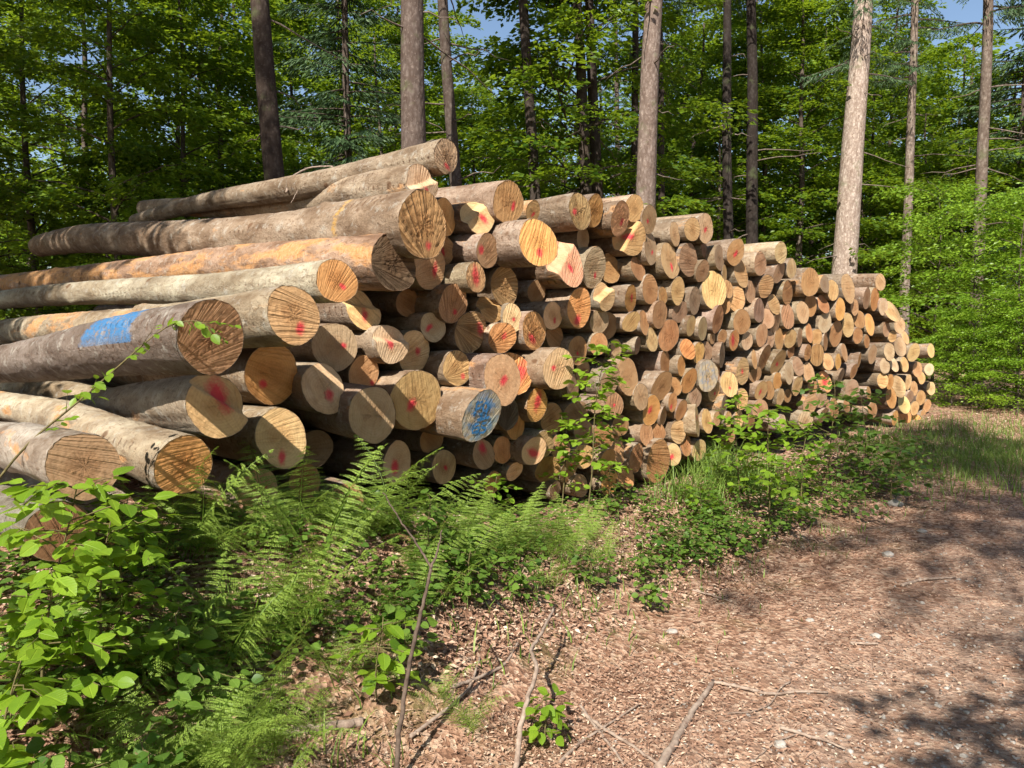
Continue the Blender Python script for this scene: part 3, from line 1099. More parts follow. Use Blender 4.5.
def spray(g, lv, base, d, L, leaf, n, vb, droop=.25, flat=.55):
    """a flat leafy twig: leaves alternate along side twigs lying in one plane"""
    d = unit(d); up = np.array([0, 0, 1.0]); w = unit(np.cross(d, up)); nn = np.cross(w, d)
    t = g.uniform(.08, 1, n); side = g.choice([-1, 1], n)
    off = side * g.uniform(.02, .42, n) * (1.05 - t * .75) * L
    along = t * L - np.abs(off) * .0 + np.abs(off) * .5
    P = base + along[:, None] * d + off[:, None] * w
    P = P - up * (droop * (along ** 2 / L))[:, None] + g.normal(size=(n, 3)) * .05
    D = d + w * side[:, None] * g.uniform(.3, 1.1, n)[:, None] + g.normal(size=(n, 3)) * .25 - up * .25
    N = nn + g.normal(size=(n, 3)) * flat
    lv.add(P, D, N, leaf * g.uniform(.7, 1.2, n), np.clip(vb + g.normal(size=n) * .16, 0, 1))

def beech_variant(seed, Ht, R0, z0, nl, nsp, nleaf, leaf, sparse=False, mat='beech'):
    """returns crown mesh and limb mesh of a young beech (base at the origin, no trunk)"""
    g = np.random.default_rng(seed); lv = Leaves(); mb = MB()
    for i in range(nl):
        z = z0 + (Ht - z0) * ((i + g.random()) / nl) ** .9
        az = i * 2.4 + g.normal() * .4
        u = (z - z0) / (Ht - z0)
        L = R0 * (1.05 - .75 * u) * g.uniform(.5, 1.25)
        rise = g.uniform(.05, .5) + .5 * u
        d = unit(np.array([math.cos(az), math.sin(az), rise]))
        s = np.linspace(0, 1, 7)
        P = np.array([0, 0, z]) + s[:, None] * L * d - np.array([0, 0, 1.0]) * (.22 * L * s ** 2)[:, None] + g.normal(size=(7, 3)) * .04 * s[:, None]
        mb.tube(P, np.linspace(.035 * (1.1 - u), .006, 7), 5, tint=np.array([[.12, .10, .08]]))
        vb = .42 + .16 * g.normal()
        for kx in range(nsp):
            tt = g.uniform(.22, 1.0); a = np.array([np.interp(tt, s, P[:, c]) for c in range(3)])
            sd = g.choice([-1, 1]); dd = d * np.array([1, 1, .1]) + sd * np.array([-d[1], d[0], 0]) * g.uniform(.3, 1.3)
            spray(g, lv, a, dd, g.uniform(.7, 1.25) * (.7 + .3 * R0 / 2.5), leaf, nleaf, vb + .12 * g.normal(), .28)
    return lv.mesh('crown', T_FAR, M[mat], False, mb)

def spruce_variant(seed, Ht, R0, z0, nl, leaf=.16):
    g = np.random.default_rng(seed); lv = Leaves(); mb = MB()
    for i in range(nl):
        u = (i + g.random()) / nl; z = z0 + (Ht - z0) * u
        az = g.uniform(0, 6.28); L = R0 * (1.02 - u * .95) * g.uniform(.7, 1.1)
        d = np.array([math.cos(az), math.sin(az), .12])
        s = np.linspace(0, 1, 8)
        P = np.array([0, 0, z]) + s[:, None] * L * d - np.array([0, 0, 1.0]) * (.34 * L * s ** 1.6)[:, None] + np.array([0, 0, 1.]) * (.12 * L * s ** 3)[:, None]
        mb.tube(P, np.linspace(.028, .004, 8), 4, tint=np.array([[.12, .10, .085]]))
        n = int(70 * L) + 8
        t = g.uniform(.12, 1, n); A = np.stack([np.interp(t, s, P[:, c]) for c in range(3)], -1)
        w = np.array([-d[1], d[0], 0]); side = g.choice([-1, 1], n)
        off = side * g.uniform(0, .3, n) * L * (1.1 - t) ** .6
        A = A + off[:, None] * w - np.array([0, 0, 1.]) * (np.abs(off) * .35)[:, None]
        D = d + w * side[:, None] * g.uniform(.2, 1, n)[:, None] - np.array([0, 0, 1.]) * g.uniform(.2, 1.3, n)[:, None]
        N = g.normal(size=(n, 3)) * .5 + np.array([0, 0, 1])
        lv.add(A, D, N, leaf * g.uniform(.7, 1.6, n), np.clip(.45 + g.normal(size=n) * .2 + .1 * g.normal(), 0, 1))
    t = (T_FAR[0] * np.array([.42, 1, 1]), T_FAR[1])
    return lv.mesh('crown', t, M['spruce'], False, mb)

BEECH = [beech_variant(40 + i, *a) for i, a in enumerate([
    (9.5, 3.0, .8, 40, 8, 42, .15), (12.0, 3.3, 1.5, 44, 8, 42, .155), (7.0, 2.6, .4, 34, 8, 42, .14), (14.0, 3.6, 2.6, 46, 9, 42, .16), (5.0, 2.2, .1, 34, 9, 44, .12)])]
BUSH = beech_variant(58, 5.6, 2.5, .1, 30, 8, 34, .12, False, 'sapling')
SPRUCE = [spruce_variant(70, 17, 3.0, 2.5, 130), spruce_variant(71, 22, 3.2, 10.5, 110), spruce_variant(72, 24, 2.8, 8.0, 80, .13), spruce_variant(73, 15.5, 3.0, 10.0, 60)]

def trunk_mesh(seed, Ht, r, lean=(0, 0), tint=(.30, .25, .21), n=14, crook=.04, stubs=0, flare=.5):
    g = np.random.default_rng(seed); mb = MB()
    z = np.concatenate([[-.3, 0, .15, .4], np.linspace(.9, Ht, 22)])
    ph = g.uniform(0, 6, 4)
    P = np.stack([lean[0] * z + crook * np.sin(z * .5 + ph[0]) * np.clip(z / 3, 0, 1) + crook * .4 * np.sin(z * 1.3 + ph[1]) * np.clip(z / 3, 0, 1),
                  lean[1] * z + crook * np.sin(z * .45 + ph[2]) * np.clip(z / 3, 0, 1), z], -1)
    rad = r * (1 - .72 * np.clip(z / Ht, 0, 1)) * (1 + flare * np.exp(-np.clip(z, 0, 9) / .25))
    mb.tube(P, rad, n, .007, tint=np.array([tint]))
    for _ in range(stubs):
        zz = g.uniform(2.5, min(Ht * .7, 11)); a = g.uniform(0, 6.28); rr = np.interp(zz, z, rad); L = g.uniform(.25, 1.7)
        b = np.array([np.interp(zz, z, P[:, c]) for c in range(3)])
        d = np.array([math.cos(a), math.sin(a), g.uniform(-.35, .2)])
        s = np.linspace(0, 1, 6)
        mb.tube(b + s[:, None] * (L + rr) * d + g.normal(size=(6, 3)) * .04 * s[:, None] - np.array([0, 0, 1.]) * (.1 * L * s ** 2)[:, None], np.linspace(.020, .005, 6), 5, tint=np.array([[.24, .20, .17]]))
    return mb.mesh('trunk', M['trunk'])

def plan(px, Y):
    d = ray(px, 325); x = d[0] / d[1] * Y
    return np.array([x, Y, float(ground_z(x, Y))])

# trunks one can tell apart: top px, lower px, lower row, width px, distance, tint, crown, label
DARK = (.085, .068, .058); GREY = (.27, .225, .195); PALE = (.43, .37, .32)
TRUNKS = [
 (265, 281, 175, 20, 13.0, (.085, .066, .055), 1, 'dark bare conifer trunk behind the upper end of the long logs'),
 (411, 411, 150, 25, 13.0, (.17, .135, .118), 1, 'thick grey-brown conifer trunk rising behind the topmost log end'),
 (449, 460, 150, 12, 15.0, (.13, .105, .09), 1, 'slim trunk with a pale scar just right of the thick grey-brown one'),
 (527, 539, 190, 11, 17.0, (.085, .07, .06), 1, 'slim dark leaning trunk in the middle of the leafy gap'),
 (581, 592, 200, 13, 18.0, DARK, -1, 'nearly black beech trunk, left one of the dark pair by the sky gap'),
 (593, 599, 200, 13, 18.6, DARK, -1, 'nearly black beech trunk, right one of the dark pair by the sky gap'),
 (636, 634, 200, 8, 20.0, (.09, .075, .065), 1, 'thin dark trunk close behind the pinkish grey trunk'),
 (652, 643, 205, 20, 15.6, (.27, .215, .185), 2, 'straight pinkish grey conifer trunk behind the middle of the pile'),
 (661, 662, 210, 7, 21.0, DARK, 2, 'thin dark trunk just right of the pinkish grey trunk'),
 (729, 730, 240, 10, 19.5, (.05, .042, .037), 1, 'dark trunk with a broken pale branch, left of two in the deep shade'),  # bark tint darkened to carry the deep shade
 (752, 753, 250, 12, 20.5, (.045, .037, .032), 1, 'very dark trunk, right of two in the deep shade'),  # deep shade put into this bark tint too
 (861, 843, 275, 23, 21.5, (.50, .42, .36), 2, 'tall pale pinkish spruce trunk leaning right above the log pile'),
 (915, 905, 305, 9, 22.5, (.30, .25, .21), 2, 'slim mottled trunk with pale patches right of the pale leaning one'),
 (987, 979, 240, 11, 18.0, (.22, .18, .15), 2, 'brown spotted larch trunk near the right edge with bare side branches'),
 (257, 258, 130, 5, 30.0, (.42, .36, .32), 2, 'thin pale distant trunk just left of the dark bare conifer'),
 (618, 620, 190, 6, 30.0, (.16, .13, .11), 2, 'thin brown distant trunk between the dark pair and the pinkish trunk'),
]
tree_px = []
for i, (xt, xb, yb, w, Y, tint, cr, lab) in enumerate(TRUNKS):
    b = plan(xb + (xb - xt) * (325 - yb) / max(yb, 1) * .9, Y)
    r = w / 2 * Y / FPX * 1.15
    lean = -(xb - xt) / yb - (xb - 512) * 9.87e-5
    root = empty('spruce_tree' if cr > 0 else 'beech_tree', b)
    Ht = 20 if cr > 0 else 15
    mobj('trunk', trunk_mesh(200 + i, Ht, r, (lean, g_ := float(rng.normal() * .01)), tint, 18 if w > 15 else 12, .022, 14 if cr > 0 else 6), root)
    c = mobj('crown', SPRUCE[cr] if cr > 0 else BEECH[3], root)
    for o in (c,): o.scale = (.6, .6, 1) if cr > 0 else (1, 1, 1); o.rotation_euler.z = i * 1.7; o.location.x = lean * 12
    tag(root, lab, 'tree')
    tree_px.append((xb, lab))

# understorey and wood behind: (px, distance, variant, scale)
UNDER = [
 # left, dark close foliage
 (-60, 15.5, 0, 1.1), (40, 17.5, 3, .85), (120, 15.2, 1, .95), (185, 17.0, 0, 1.05), (225, 19.5, 1, 1.05), (300, 21.5, 0, 1.1),
 (180, 25.0, 3, 1.0), (-20, 24.0, 1, 1.0), (90, 21.0, 3, 1.0), (30, 27.0, 3, 1.0), (250, 28.0, 1, 1.25), (340, 27.0, 3, 1.1),
 # middle
 (385, 21.0, 0, 1.0), (440, 24.0, 1, .95), (480, 20.5, 2, 1.1), (510, 27.0, 0, 1.0), (560, 26.0, 2, 1.2), (545, 33.0, 1, 1.05), (470, 34.0, 3, .95), (620, 23.5, 2, 1.15),
 (395, 33.0, 3, 1.1), (660, 28.0, 1, 1.05),
 # right of the middle, deep
 (690, 20.0, 1, 1.0), (715, 17.5, 0, .95), (760, 19.0, 1, 1.05), (800, 18.0, 3, .95), (745, 25.0, 3, 1.1), (810, 26.0, 1, 1.2), (700, 31.0, 3, 1.15), (780, 33.0, 1, 1.3),
 (870, 23.0, 0, 1.15), (880, 29.0, 3, 1.1), (850, 34.0, 1, 1.3), (925, 21.0, 0, 1.05), (945, 26.0, 1, 1.1), (905, 32.0, 3, 1.1), (960, 18.5, 2, 1.1),
 (1010, 20.0, 0, 1.05), (1050, 23.0, 1, 1.0), (1000, 28.0, 0, 1.1), (1060, 30.0, 1, 1.0), (990, 36.0, 2, 1.6), (860, 19.0, 2, 1.0), (1090, 18.0, 0, 1.0),
]
order = sorted(tree_px)
SHORTT = {0: 'dark bare conifer', 1: 'thick grey-brown trunk', 2: 'slim scarred trunk', 3: 'slim leaning dark trunk', 4: 'black beech pair', 5: 'black beech pair', 7: 'pinkish grey trunk',
          9: 'two dark shaded trunks', 10: 'two dark shaded trunks', 11: 'pale leaning spruce', 12: 'slim mottled trunk', 13: 'spotted larch'}
anch = sorted((TRUNKS[k][1], v) for k, v in SHORTT.items())
def gap(px):
    l = [v for x, v in anch if x <= px]; r_ = [v for x, v in anch if x > px]
    if not l: return f'left of the {r_[0]}'
    if not r_: return f'right of the {l[-1]}'
    return f'among the {l[-1]}' + ('s' if l[-1].endswith('trunk') else '') if l[-1] == r_[0] else f'between the {l[-1]} and the {r_[0]}'
def add_beech(px, Y, v, s, lab, grp, name='beech_tree', loc=None):
    p = plan(px, Y) if loc is None else np.array(loc)
    root = empty(name, p, float(rng.uniform(0, 6.28))); crown = BEECH[v] if name != 'bush' or v != 4 or loc == 'x' else BUSH
    Hs = [9.5, 12, 7, 14, 5][v]
    key = ('bt', v)
    if key not in CACHE: CACHE[key] = trunk_mesh(300 + v, Hs * .96, [.09, .11, .06, .13, .04][v], (.01, .01), (.15, .125, .105), 8, .10)
    for nm, me in (('trunk', CACHE[key]), ('crown', crown)): mobj(nm, me, root)
    root.scale = (s, s, s * float(rng.uniform(.92, 1.08)))
    tag(root, lab, 'tree', grp)
    return root
CACHE = {}
for px, Y, v, s in UNDER:
    Y += 2.2 if px < 640 else 6.0
    far = Y > 22.5
    gp = gap(px)
    lab = ('far' if far else 'nearer') + f' leafy beech {gp}' if True else ('distant' if far else 'nearer') + f' leafy green beech {gp}'
    add_beech(px, Y, v, s, lab, lab.replace('beech', 'beeches'))
# the bluish spruce with drooping sprays left of the thick trunk, and the light larch at the right
def conifer(px, Y, v, s, lab, loc=None, lean=0.0):
    root = empty('spruce_tree', plan(px, Y) if loc is None else loc, 1.0)
    mobj('trunk', trunk_mesh(400 + int(px), 17, .13, (lean, 0), (.14, .115, .10), 8, .03), root)
    mobj('crown', SPRUCE[v], root).location.x = lean * 12
    root.rotation_euler.z = 0 if lean else 1.0
    root.scale = (s, s, s); tag(root, lab, 'tree')
conifer(350, 19.5, 0, .95, 'bluish green spruce with drooping sprays left of the thick grey-brown trunk')
conifer(1012, 25.0, 0, 1.0, 'light green conifer with thin drooping branches at the top right corner')
# bright hazel and beech scrub past the end of the pile
for px, Y, v, s, lab in [(975, 14.6, 4, .62, 'bright yellow-green bush right beside the far end of the pile'), (1020, 13.6, 4, .66, 'big bright leafy bush at the right edge beside the road'),
                         (1060, 15.5, 4, .8, 'sunny leafy bush at the right edge behind the big bright one'), (955, 13.4, 4, .30, 'small bright shrub at the foot of the small stack of thin logs'), (985, 13.0, 4, .34, 'low bright shrub at the foot of the yellow-green bush'), (1022, 12.4, 4, .34, 'low bright shrub at the right edge under the big leafy bush'), (1055, 12.2, 4, .36, 'low shrub cut by the right edge beside the road'), (935, 17.0, 4, .75, 'shrub rising behind the small stack of thin logs')]:
    add_beech(px, Y, v, s, lab, None, 'bush')
# the far-off wood closing the view
def far_wood():
    g = np.random.default_rng(9); lv = Leaves(); mb = MB()
    for i in range(105):
        a = R(-50 + 100 * (i + g.random()) / 95); Y = g.uniform(40, 62)
        b = np.array([math.tan(a) * Y, Y, .1]); H = g.uniform(8, 17)
        mb.tube(b + np.linspace(0, 1, 6)[:, None] * np.array([g.normal() * .5, 0, H]), np.linspace(.22, .06, 6), 6, tint=np.array([[.12, .10, .085]]))
        for kx in range(64):
            z = g.uniform(.0, 1) ** 1.15 * H; rr = 3.6 * (1 - .55 * z / H); az = g.uniform(0, 6.28)
            c = b + np.array([math.cos(az) * rr * g.uniform(.2, 1), math.sin(az) * rr * g.uniform(.2, 1), z])
            n = 26; P = c + g.normal(size=(n, 3)) * np.array([.75, .75, .22])
            lv.add(P, g.normal(size=(n, 3)) * np.array([1, 1, .4]), g.normal(size=(n, 3)) * .45 + np.array([0, 0, 1]), .42 * g.uniform(.6, 1.3, n), np.clip(.4 + .2 * g.normal() + .12 * g.normal(size=n), 0, 1))
    o = tag(empty('distant_woods'), kind='stuff')
    mobj('foliage', lv.mesh('foliage', T_FAR, M['beech'], False), o); mobj('trunks', mb.mesh('trunks', M['trunk']), o)
    for c in o.children: c['kind'] = 'stuff'
far_wood()

# unseen trees added for their shade, set beside and behind the photographer
SHADE = [(-7.8, 3.0, 3, 1.0), (-8.5, -2.5, 1, .95), (3.3, -3.8, 3, .8), (5.0, -1.3, 3, .8), (1.6, -2.5, 2, .9), (-9.3, 7.4, 3, 1.0), (-11.8, 9.8, 3, 1.1), (-15.0, 12.0, 3, 1.1)]
for kx, (x, y, v, s) in enumerate(SHADE):
    add_beech(0, 0, v, s, ['roadside beech standing left of the pile, its crown over the long logs', 'roadside beech left of the photographer by the verge', 'beech across the road, opposite the middle of the pile', 'beech across the road, opposite the far end of the pile', 'small bushy beech across the road, nearest to the photographer', 'beech at the wood edge left of the long log tips', 'second beech at the wood edge left of the long log tips', 'third beech at the wood edge left of the long log tips', 'smaller beech on the far side of the road further along'][kx], None, 'beech_tree', (x, y, float(ground_z(x, y))))

conifer(0, 0, 3, 1.0, 'tall conifer with a high crown beside the road opposite the pile', (3.0, -4.4, float(ground_z(3.0, -4.4))), -.2)  # added to shade the pile; leans to keep its trunk shadow out of view
conifer(0, 0, 1, 1.0, 'tall conifer with a high crown by the left verge', (-8.1, -.6, float(ground_z(-8.1, -.6))))  # added to shade the far ends of the long logs
# low beech scrub that closes the wood floor behind the pile
for k in range(26):
    px = -60 + k * 43 + float(rng.uniform(-12, 12)); Y = float(rng.uniform(18, 30)) if px > 260 else float(rng.uniform(15.5, 26))
    if 560 < px: Y += 6
    gp = gap(px); lab = f'low leafy scrub {gp}'
    add_beech(px, Y, 4 if k % 2 else 2, float(rng.uniform(.6, .85)), lab, 'scrub ' + gp, 'bush')
# ------------------------------------------------------------------ undergrowth
def frond_mesh(seed, L, droop, npn=16):
    g = np.random.default_rng(seed); mb = MB(); lv = Leaves()
    s = np.linspace(0, 1, 16)
    ang = R(80) - droop * s ** 1.6
    dx = np.cos(ang); dz = np.sin(ang)
    X = np.concatenate([[0], np.cumsum((dx[1:] + dx[:-1]) / 2)]) * L / 15; Z = np.concatenate([[0], np.cumsum((dz[1:] + dz[:-1]) / 2)]) * L / 15
    P = np.stack([X, .03 * L * np.sin(s * 3 + g.uniform(0, 6)), Z], -1)
    mb.tube(P, np.linspace(.0035, .0008, 16), 4, var=np.array([.15]))
    def at(t): return np.array([np.interp(t, s, P[:, c]) for c in range(3)])
    for t in np.linspace(.20, .99, npn):
        b = at(t); tg = unit(at(min(t + .03, 1)) - at(t - .03)); side0 = np.array([0, 1.0, 0]); nn = unit(np.cross(tg, side0))
        u = (t - .20) / .8
        pl = L * .30 * (min(1, .45 + u * 3.2)) * (1 - u) ** .75 + .006
        for sd in (-1, 1):
            d = unit(side0 * sd + tg * .42 + nn * g.normal() * .16 - np.array([0, 0, .12 + .2 * g.random()]))
            n = max(5, int(pl / .0085)); q = np.linspace(.06, 1, n)
            A = b + q[:, None] * pl * d - np.array([0, 0, 1.]) * (.18 * pl * q ** 2)[:, None]
            w = unit(np.cross(nn, d))
            for s2 in (-1, 1):
                lv.add(A, d * .75 + w * s2 + g.normal(size=(n, 3)) * .08, np.repeat(nn[None], n, 0) + g.normal(size=(n, 3)) * .15,
                       (.0155 * (L / .6) * (1 - q * .72)) * g.uniform(.85, 1.1, n), np.clip(.5 + .2 * u + g.normal(size=n) * .08, 0, 1))
    V, F, v = leaves(np.concatenate(lv.P), np.concatenate(lv.D), np.concatenate(lv.N), np.concatenate(lv.S), (T_FAR[0] * np.array([.9, 1, 1]), T_FAR[1]), np.concatenate(lv.v))
    mb.add(V, F[0], None, var=v)
    return mb.mesh('frond', M['fern'], False)
FROND = [frond_mesh(500 + i, L, dr) for i, (L, dr) in enumerate([(.66, .85), (.60, 1.15), (.72, .6), (.52, 1.5), (.45, 1.0)])]

DEAD = []
for me_ in FROND[3:]:
    d_ = me_.copy(); d_.materials[0] = M['deadfern']; DEAD.append(d_)
near_mark = [(i, nm) for i, nm in markidx.items()] + [(7, 'notched yellowish log'), (9, 'low orange-ended log'), (6, 'blue-sprayed log'), (8, 'low dark-ended log')]
def where(px):
    i, nm = min(near_mark, key=lambda a: abs(logs[a[0]]['px'] - px) + .25 * abs(logs[a[0]]['py'] - 430))
    return nm
def fern(px, py, sc_, nf, lab, spread=1.0):
    sc_ *= .9
    p = on_ground(px, py)
    root = empty('fern', p - np.array([0, 0, .02]), float(rng.uniform(0, 6.28)))
    for k in range(nf):
        f = mobj('frond', FROND[int(rng.integers(0, 5))], root)
        f.rotation_euler = (float(rng.normal() * .15), float(rng.normal() * .12 + .28 * spread), k * 6.283 / nf + float(rng.normal() * .3))
        s = sc_ * float(rng.uniform(.75, 1.15)); f.scale = (s, s, s)
        f.location = (float(rng.normal() * .03), float(rng.normal() * .03), 0)
    if rng.random() < .5:
        f = mobj('frond', DEAD[int(rng.integers(0, 2))], root); f['label'] = 'withered brown frond'
        f.rotation_euler = (float(rng.normal() * .2), .75, float(rng.uniform(0, 6.28))); s = sc_ * .85; f.scale = (s, s, s)
    tag(root, lab, 'fern', 'ferns on the bank in front of the pile')
FERNS = [
 # px, py of the base, size, fronds
 (245, 590, 1.05, 9), (300, 575, 1.05, 9), (350, 560, 1.0, 9), (395, 552, .95, 8), (440, 545, .9, 8), (265, 620, .9, 8), (210, 600, .9, 8), (330, 590, .8, 7),
 (150, 610, .8, 8), (480, 548, .7, 7), (525, 545, .75, 8), (560, 552, .8, 8), (590, 545, .65, 7), (500, 570, .6, 7), (225, 660, .75, 8), (150, 700, .75, 8),
 (215, 735, .75, 9), (270, 765, .7, 8), (90, 730, .8, 8), (180, 790, .75, 8), (60, 690, .7, 7), (310, 728, .55, 5), (470, 735, .5, 5), (440, 700, .45, 5),
 (610, 565, .5, 6), (545, 590, .5, 6), (330, 540, .9, 8), (410, 590, .6, 7), (100, 640, .8, 8), (180, 650, .7, 8), (450, 590, .55, 6), (240, 790, .7, 8), (130, 790, .7, 8), (365, 600, .6, 7),
 (150, 565, 1.0, 9), (195, 560, 1.0, 9), (110, 590, .95, 9), (235, 550, .9, 9), (285, 545, .95, 9), (320, 565, .9, 8), (375, 540, .85, 8), (420, 570, .75, 8), (465, 570, .7, 8), (510, 555, .75, 8), (545, 560, .75, 8), (575, 570, .65, 7), (270, 680, .6, 7), (60, 620, .9, 8)]
fl = [dict(px=a, py=b, s=c, n=d) for a, b, c, d in FERNS]
grpf = {}
for f in fl: grpf.setdefault(where(f['px']), []).append(f)
for nm, lst in grpf.items():
    lst.sort(key=lambda f: f['py'])
    for kk, f in enumerate(lst):
        size = 'large' if f['s'] >= .85 else ('small' if f['s'] < .62 else 'medium')
        row = 'growing nearest' if kk == 0 else ORD[kk].strip() + ' out from'
        fern(f['px'], f['py'], f['s'], f['n'], f'{size} fern {row} the pile, below the {nm}')

def sapling(name, base, H, lean, nb, bl, leaf, nleaf, lab, cat, mat='sapling', tm=T_NEAR, grp=None, vb=.55, seed=0, stem_r=.006, z0=.25, tipleaves=True):
    """stem > side twigs in tiers > single leaves"""
    g = np.random.default_rng(seed); mb = MB(); lv = Leaves()
    s = np.linspace(0, 1, 9)
    P = np.stack([lean[0] * s + .04 * H * np.sin(s * 5 + g.uniform(0, 6)) * s, lean[1] * s + .04 * H * np.sin(s * 4 + g.uniform(0, 6)) * s, H * s - .01], -1)
    mb.tube(P, np.linspace(stem_r, .0018, 9), 5, .05)
    for i in range(nb):
        t = z0 + (1 - z0) * (i + g.random() * .8) / nb
        b = np.array([np.interp(t, s, P[:, c]) for c in range(3)])
        a = i * 2.4 + g.normal() * .5; L = bl * g.uniform(.6, 1.15) * (1.1 - .5 * t)
        d = unit(np.array([math.cos(a), math.sin(a), g.uniform(.15, .55)]))
        q = np.linspace(0, 1, 6)
        B = b + q[:, None] * L * d - np.array([0, 0, 1.]) * (.25 * L * q ** 2)[:, None] + g.normal(size=(6, 3)) * .012 * q[:, None]
        mb.tube(B, np.linspace(.0028, .001, 6), 4)
        n = nleaf; tt = np.linspace(.15, 1, n); A = np.stack([np.interp(tt, q, B[:, c]) for c in range(3)], -1)
        sd = np.where(np.arange(n) % 2, 1, -1); w = np.array([-d[1], d[0], 0])
        A = A + g.normal(size=(n, 3)) * .012
        D = d * np.array([1, 1, .2]) * .7 + w * sd[:, None] * .9 + g.normal(size=(n, 3)) * .25 - np.array([0, 0, .25])
        D[-1] = d + np.array([0, 0, -.2])
        N = np.array([0, 0, 1.]) + g.normal(size=(n, 3)) * .42 + d * .1
        lv.add(A, D, N, leaf * g.uniform(.65, 1.15, n), np.clip(vb - .06 + g.normal(size=n) * .22 + .10 * g.normal(), 0, 1))
    root = empty(name, base)
    mobj('stem', mb.mesh('stem', M['stem']), root); mobj('foliage', lv.mesh('foliage', tm, M[mat]), root)
    tag(root, lab, cat, grp)
    return root

# beech seedlings, hazels and bramble one can tell apart
PLANTS = [
 # px, py(base), height, lean, twigs, twig length, leaf, leaves per twig, material, label
 (586, 520, 1.30, (.14, .0), 30, .32, .070, 12, 'sapling', .95, 'slender bright beech sapling standing in front of the log ends'),
 (562, 515, .75, (.02, 0), 12, .18, .055, 9, 'sapling', .75, 'short bright sapling left of the slender beech sapling'),
 (768, 535, .95, (.0, 0), 22, .36, .075, 11, 'sapling', .85, 'bushy yellow-green hazel sapling on the bank right of the grass'),
 (740, 500, .85, (-.05, 0), 18, .34, .070, 10, 'sapling', .75, 'leafy sapling behind the bushy hazel, close to the pile'),
 (800, 505, .72, (.05, 0), 17, .34, .068, 10, 'sapling', .6, 'green sapling just right of the bushy hazel'),
 (735, 555, .30, (.0, 0), 9, .22, .05, 8, 'bramble', .6, 'low dark bramble at the foot of the bushy hazel'),
 (862, 492, .95, (.0, 0), 20, .42, .075, 11, 'bramble', .75, 'dark green shrub under the end of the big pile'),
 (830, 475, .95, (.0, 0), 18, .42, .075, 11, 'bramble', .7, 'shaded shrub hugging the log ends below the stepped log'),
 (890, 505, .55, (.05, 0), 18, .42, .07, 10, 'bramble', .55, 'shaded low shrub spreading towards the road'),
 (850, 520, .35, (.0, 0), 12, .30, .05, 9, 'bramble', .6, 'low shaded bramble in front of the dark green shrub'),
 (915, 480, .40, (.0, 0), 12, .36, .05, 8, 'bramble', .7, 'low green bramble in front of the thin log stack'),
 (30, 655, .86, (.14, .0), 26, .36, .072, 11, 'sapling', .92, 'bright big-leaved sapling lit by the sun at the lower left'),
 (95, 630, .66, (.06, .0), 18, .30, .068, 10, 'sapling', .85, 'second bright big-leaved sapling, right of the first'),
 (-5, 690, .55, (.05, 0), 13, .26, .085, 8, 'sapling', .8, 'big-leaved seedling cut by the left edge'),
 (20, 760, .42, (.0, 0), 12, .24, .07, 8, 'bramble', .7, 'dark round-leaved plant in the bottom left corner'),
 (75, 800, .36, (.0, 0), 11, .24, .065, 8, 'bramble', .7, 'dark leafy plant at the bottom edge near the left corner'),
 (140, 675, .34, (.0, 0), 12, .22, .05, 8, 'bramble', .6, 'dark bramble between the bright sapling and the ferns'),
 (375, 650, .34, (.02, 0), 9, .16, .07, 6, 'sapling', .65, 'round-leaved bramble behind the upright dead stem'),
 (405, 640, .22, (.0, 0), 8, .15, .06, 6, 'bramble', .8, 'small bramble right beside the upright dead stem'),
 (545, 745, .20, (.0, 0), 8, .10, .05, 6, 'sapling', .7, 'small bright seedling at the foot of the crooked grey stick'),
 (610, 515, .38, (.0, 0), 10, .16, .045, 8, 'bramble', .7, 'low green plant against the log ends, right of the slender sapling'),
 (650, 610, .16, (.0, 0), 9, .14, .04, 7, 'bramble', .8, 'tiny green seedling on the litter bank'),
 (640, 585, .18, (.0, 0), 9, .16, .04, 7, 'bramble', .8, 'tiny seedling above the other one on the litter bank'),
 (470, 600, .26, (.0, 0), 10, .18, .05, 8, 'bramble', .7, 'low bramble in the middle of the ferns'),
 (520, 600, .22, (.0, 0), 10, .18, .045, 8, 'bramble', .75, 'low bramble right of the fern clump'),
 (590, 590, .22, (.0, 0), 10, .18, .045, 8, 'bramble', .75, 'low bramble under the slender sapling'),
 (430, 565, .36, (.0, 0), 12, .2, .05, 8, 'bramble', .75, 'bramble in front of the blue-lettered log'),
 (495, 530, .34, (.0, 0), 12, .18, .05, 8, 'sapling', .6, 'leafy green plant below the round stubs beside the lettered log'),
 (700, 520, .26, (.0, 0), 10, .2, .045, 8, 'sapling', .5, 'low plant in the grass left of the hazel'),
 (680, 560, .24, (.0, 0), 10, .2, .04, 8, 'bramble', .6, 'dark low plant at the edge of the litter bank'),
 (120, 600, .50, (.03, 0), 15, .26, .06, 9, 'sapling', .7, 'leafy sapling in front of the low dark-ended log'),
 (60, 590, .45, (.03, 0), 14, .26, .065, 9, 'sapling', .75, 'leafy sapling covering the lowest log at the left edge'),
 (175, 620, .40, (.0, 0), 12, .22, .055, 9, 'bramble', .75, 'bramble below the low orange-ended log among ferns'),
]
for k, (px, py, H, lean, nb, bl, leaf, nl, mt, vb, lab) in enumerate(PLANTS):
    if lab is None: continue
    nm = 'bramble' if 'bramble' in lab else ('shrub' if 'shrub' in lab else ('seedling' if 'seedling' in lab else ('plant' if 'plant' in lab else 'sapling')))
    sapling(nm, on_ground(px, py), H, lean, nb, bl, leaf, nl, lab, nm, mt, T_WIDE if mt == 'bramble' else T_NEAR, None, vb, 700 + k, .0065 if H > .5 else .004, .15 if nm in ('shrub', 'bramble', 'plant') else .28)

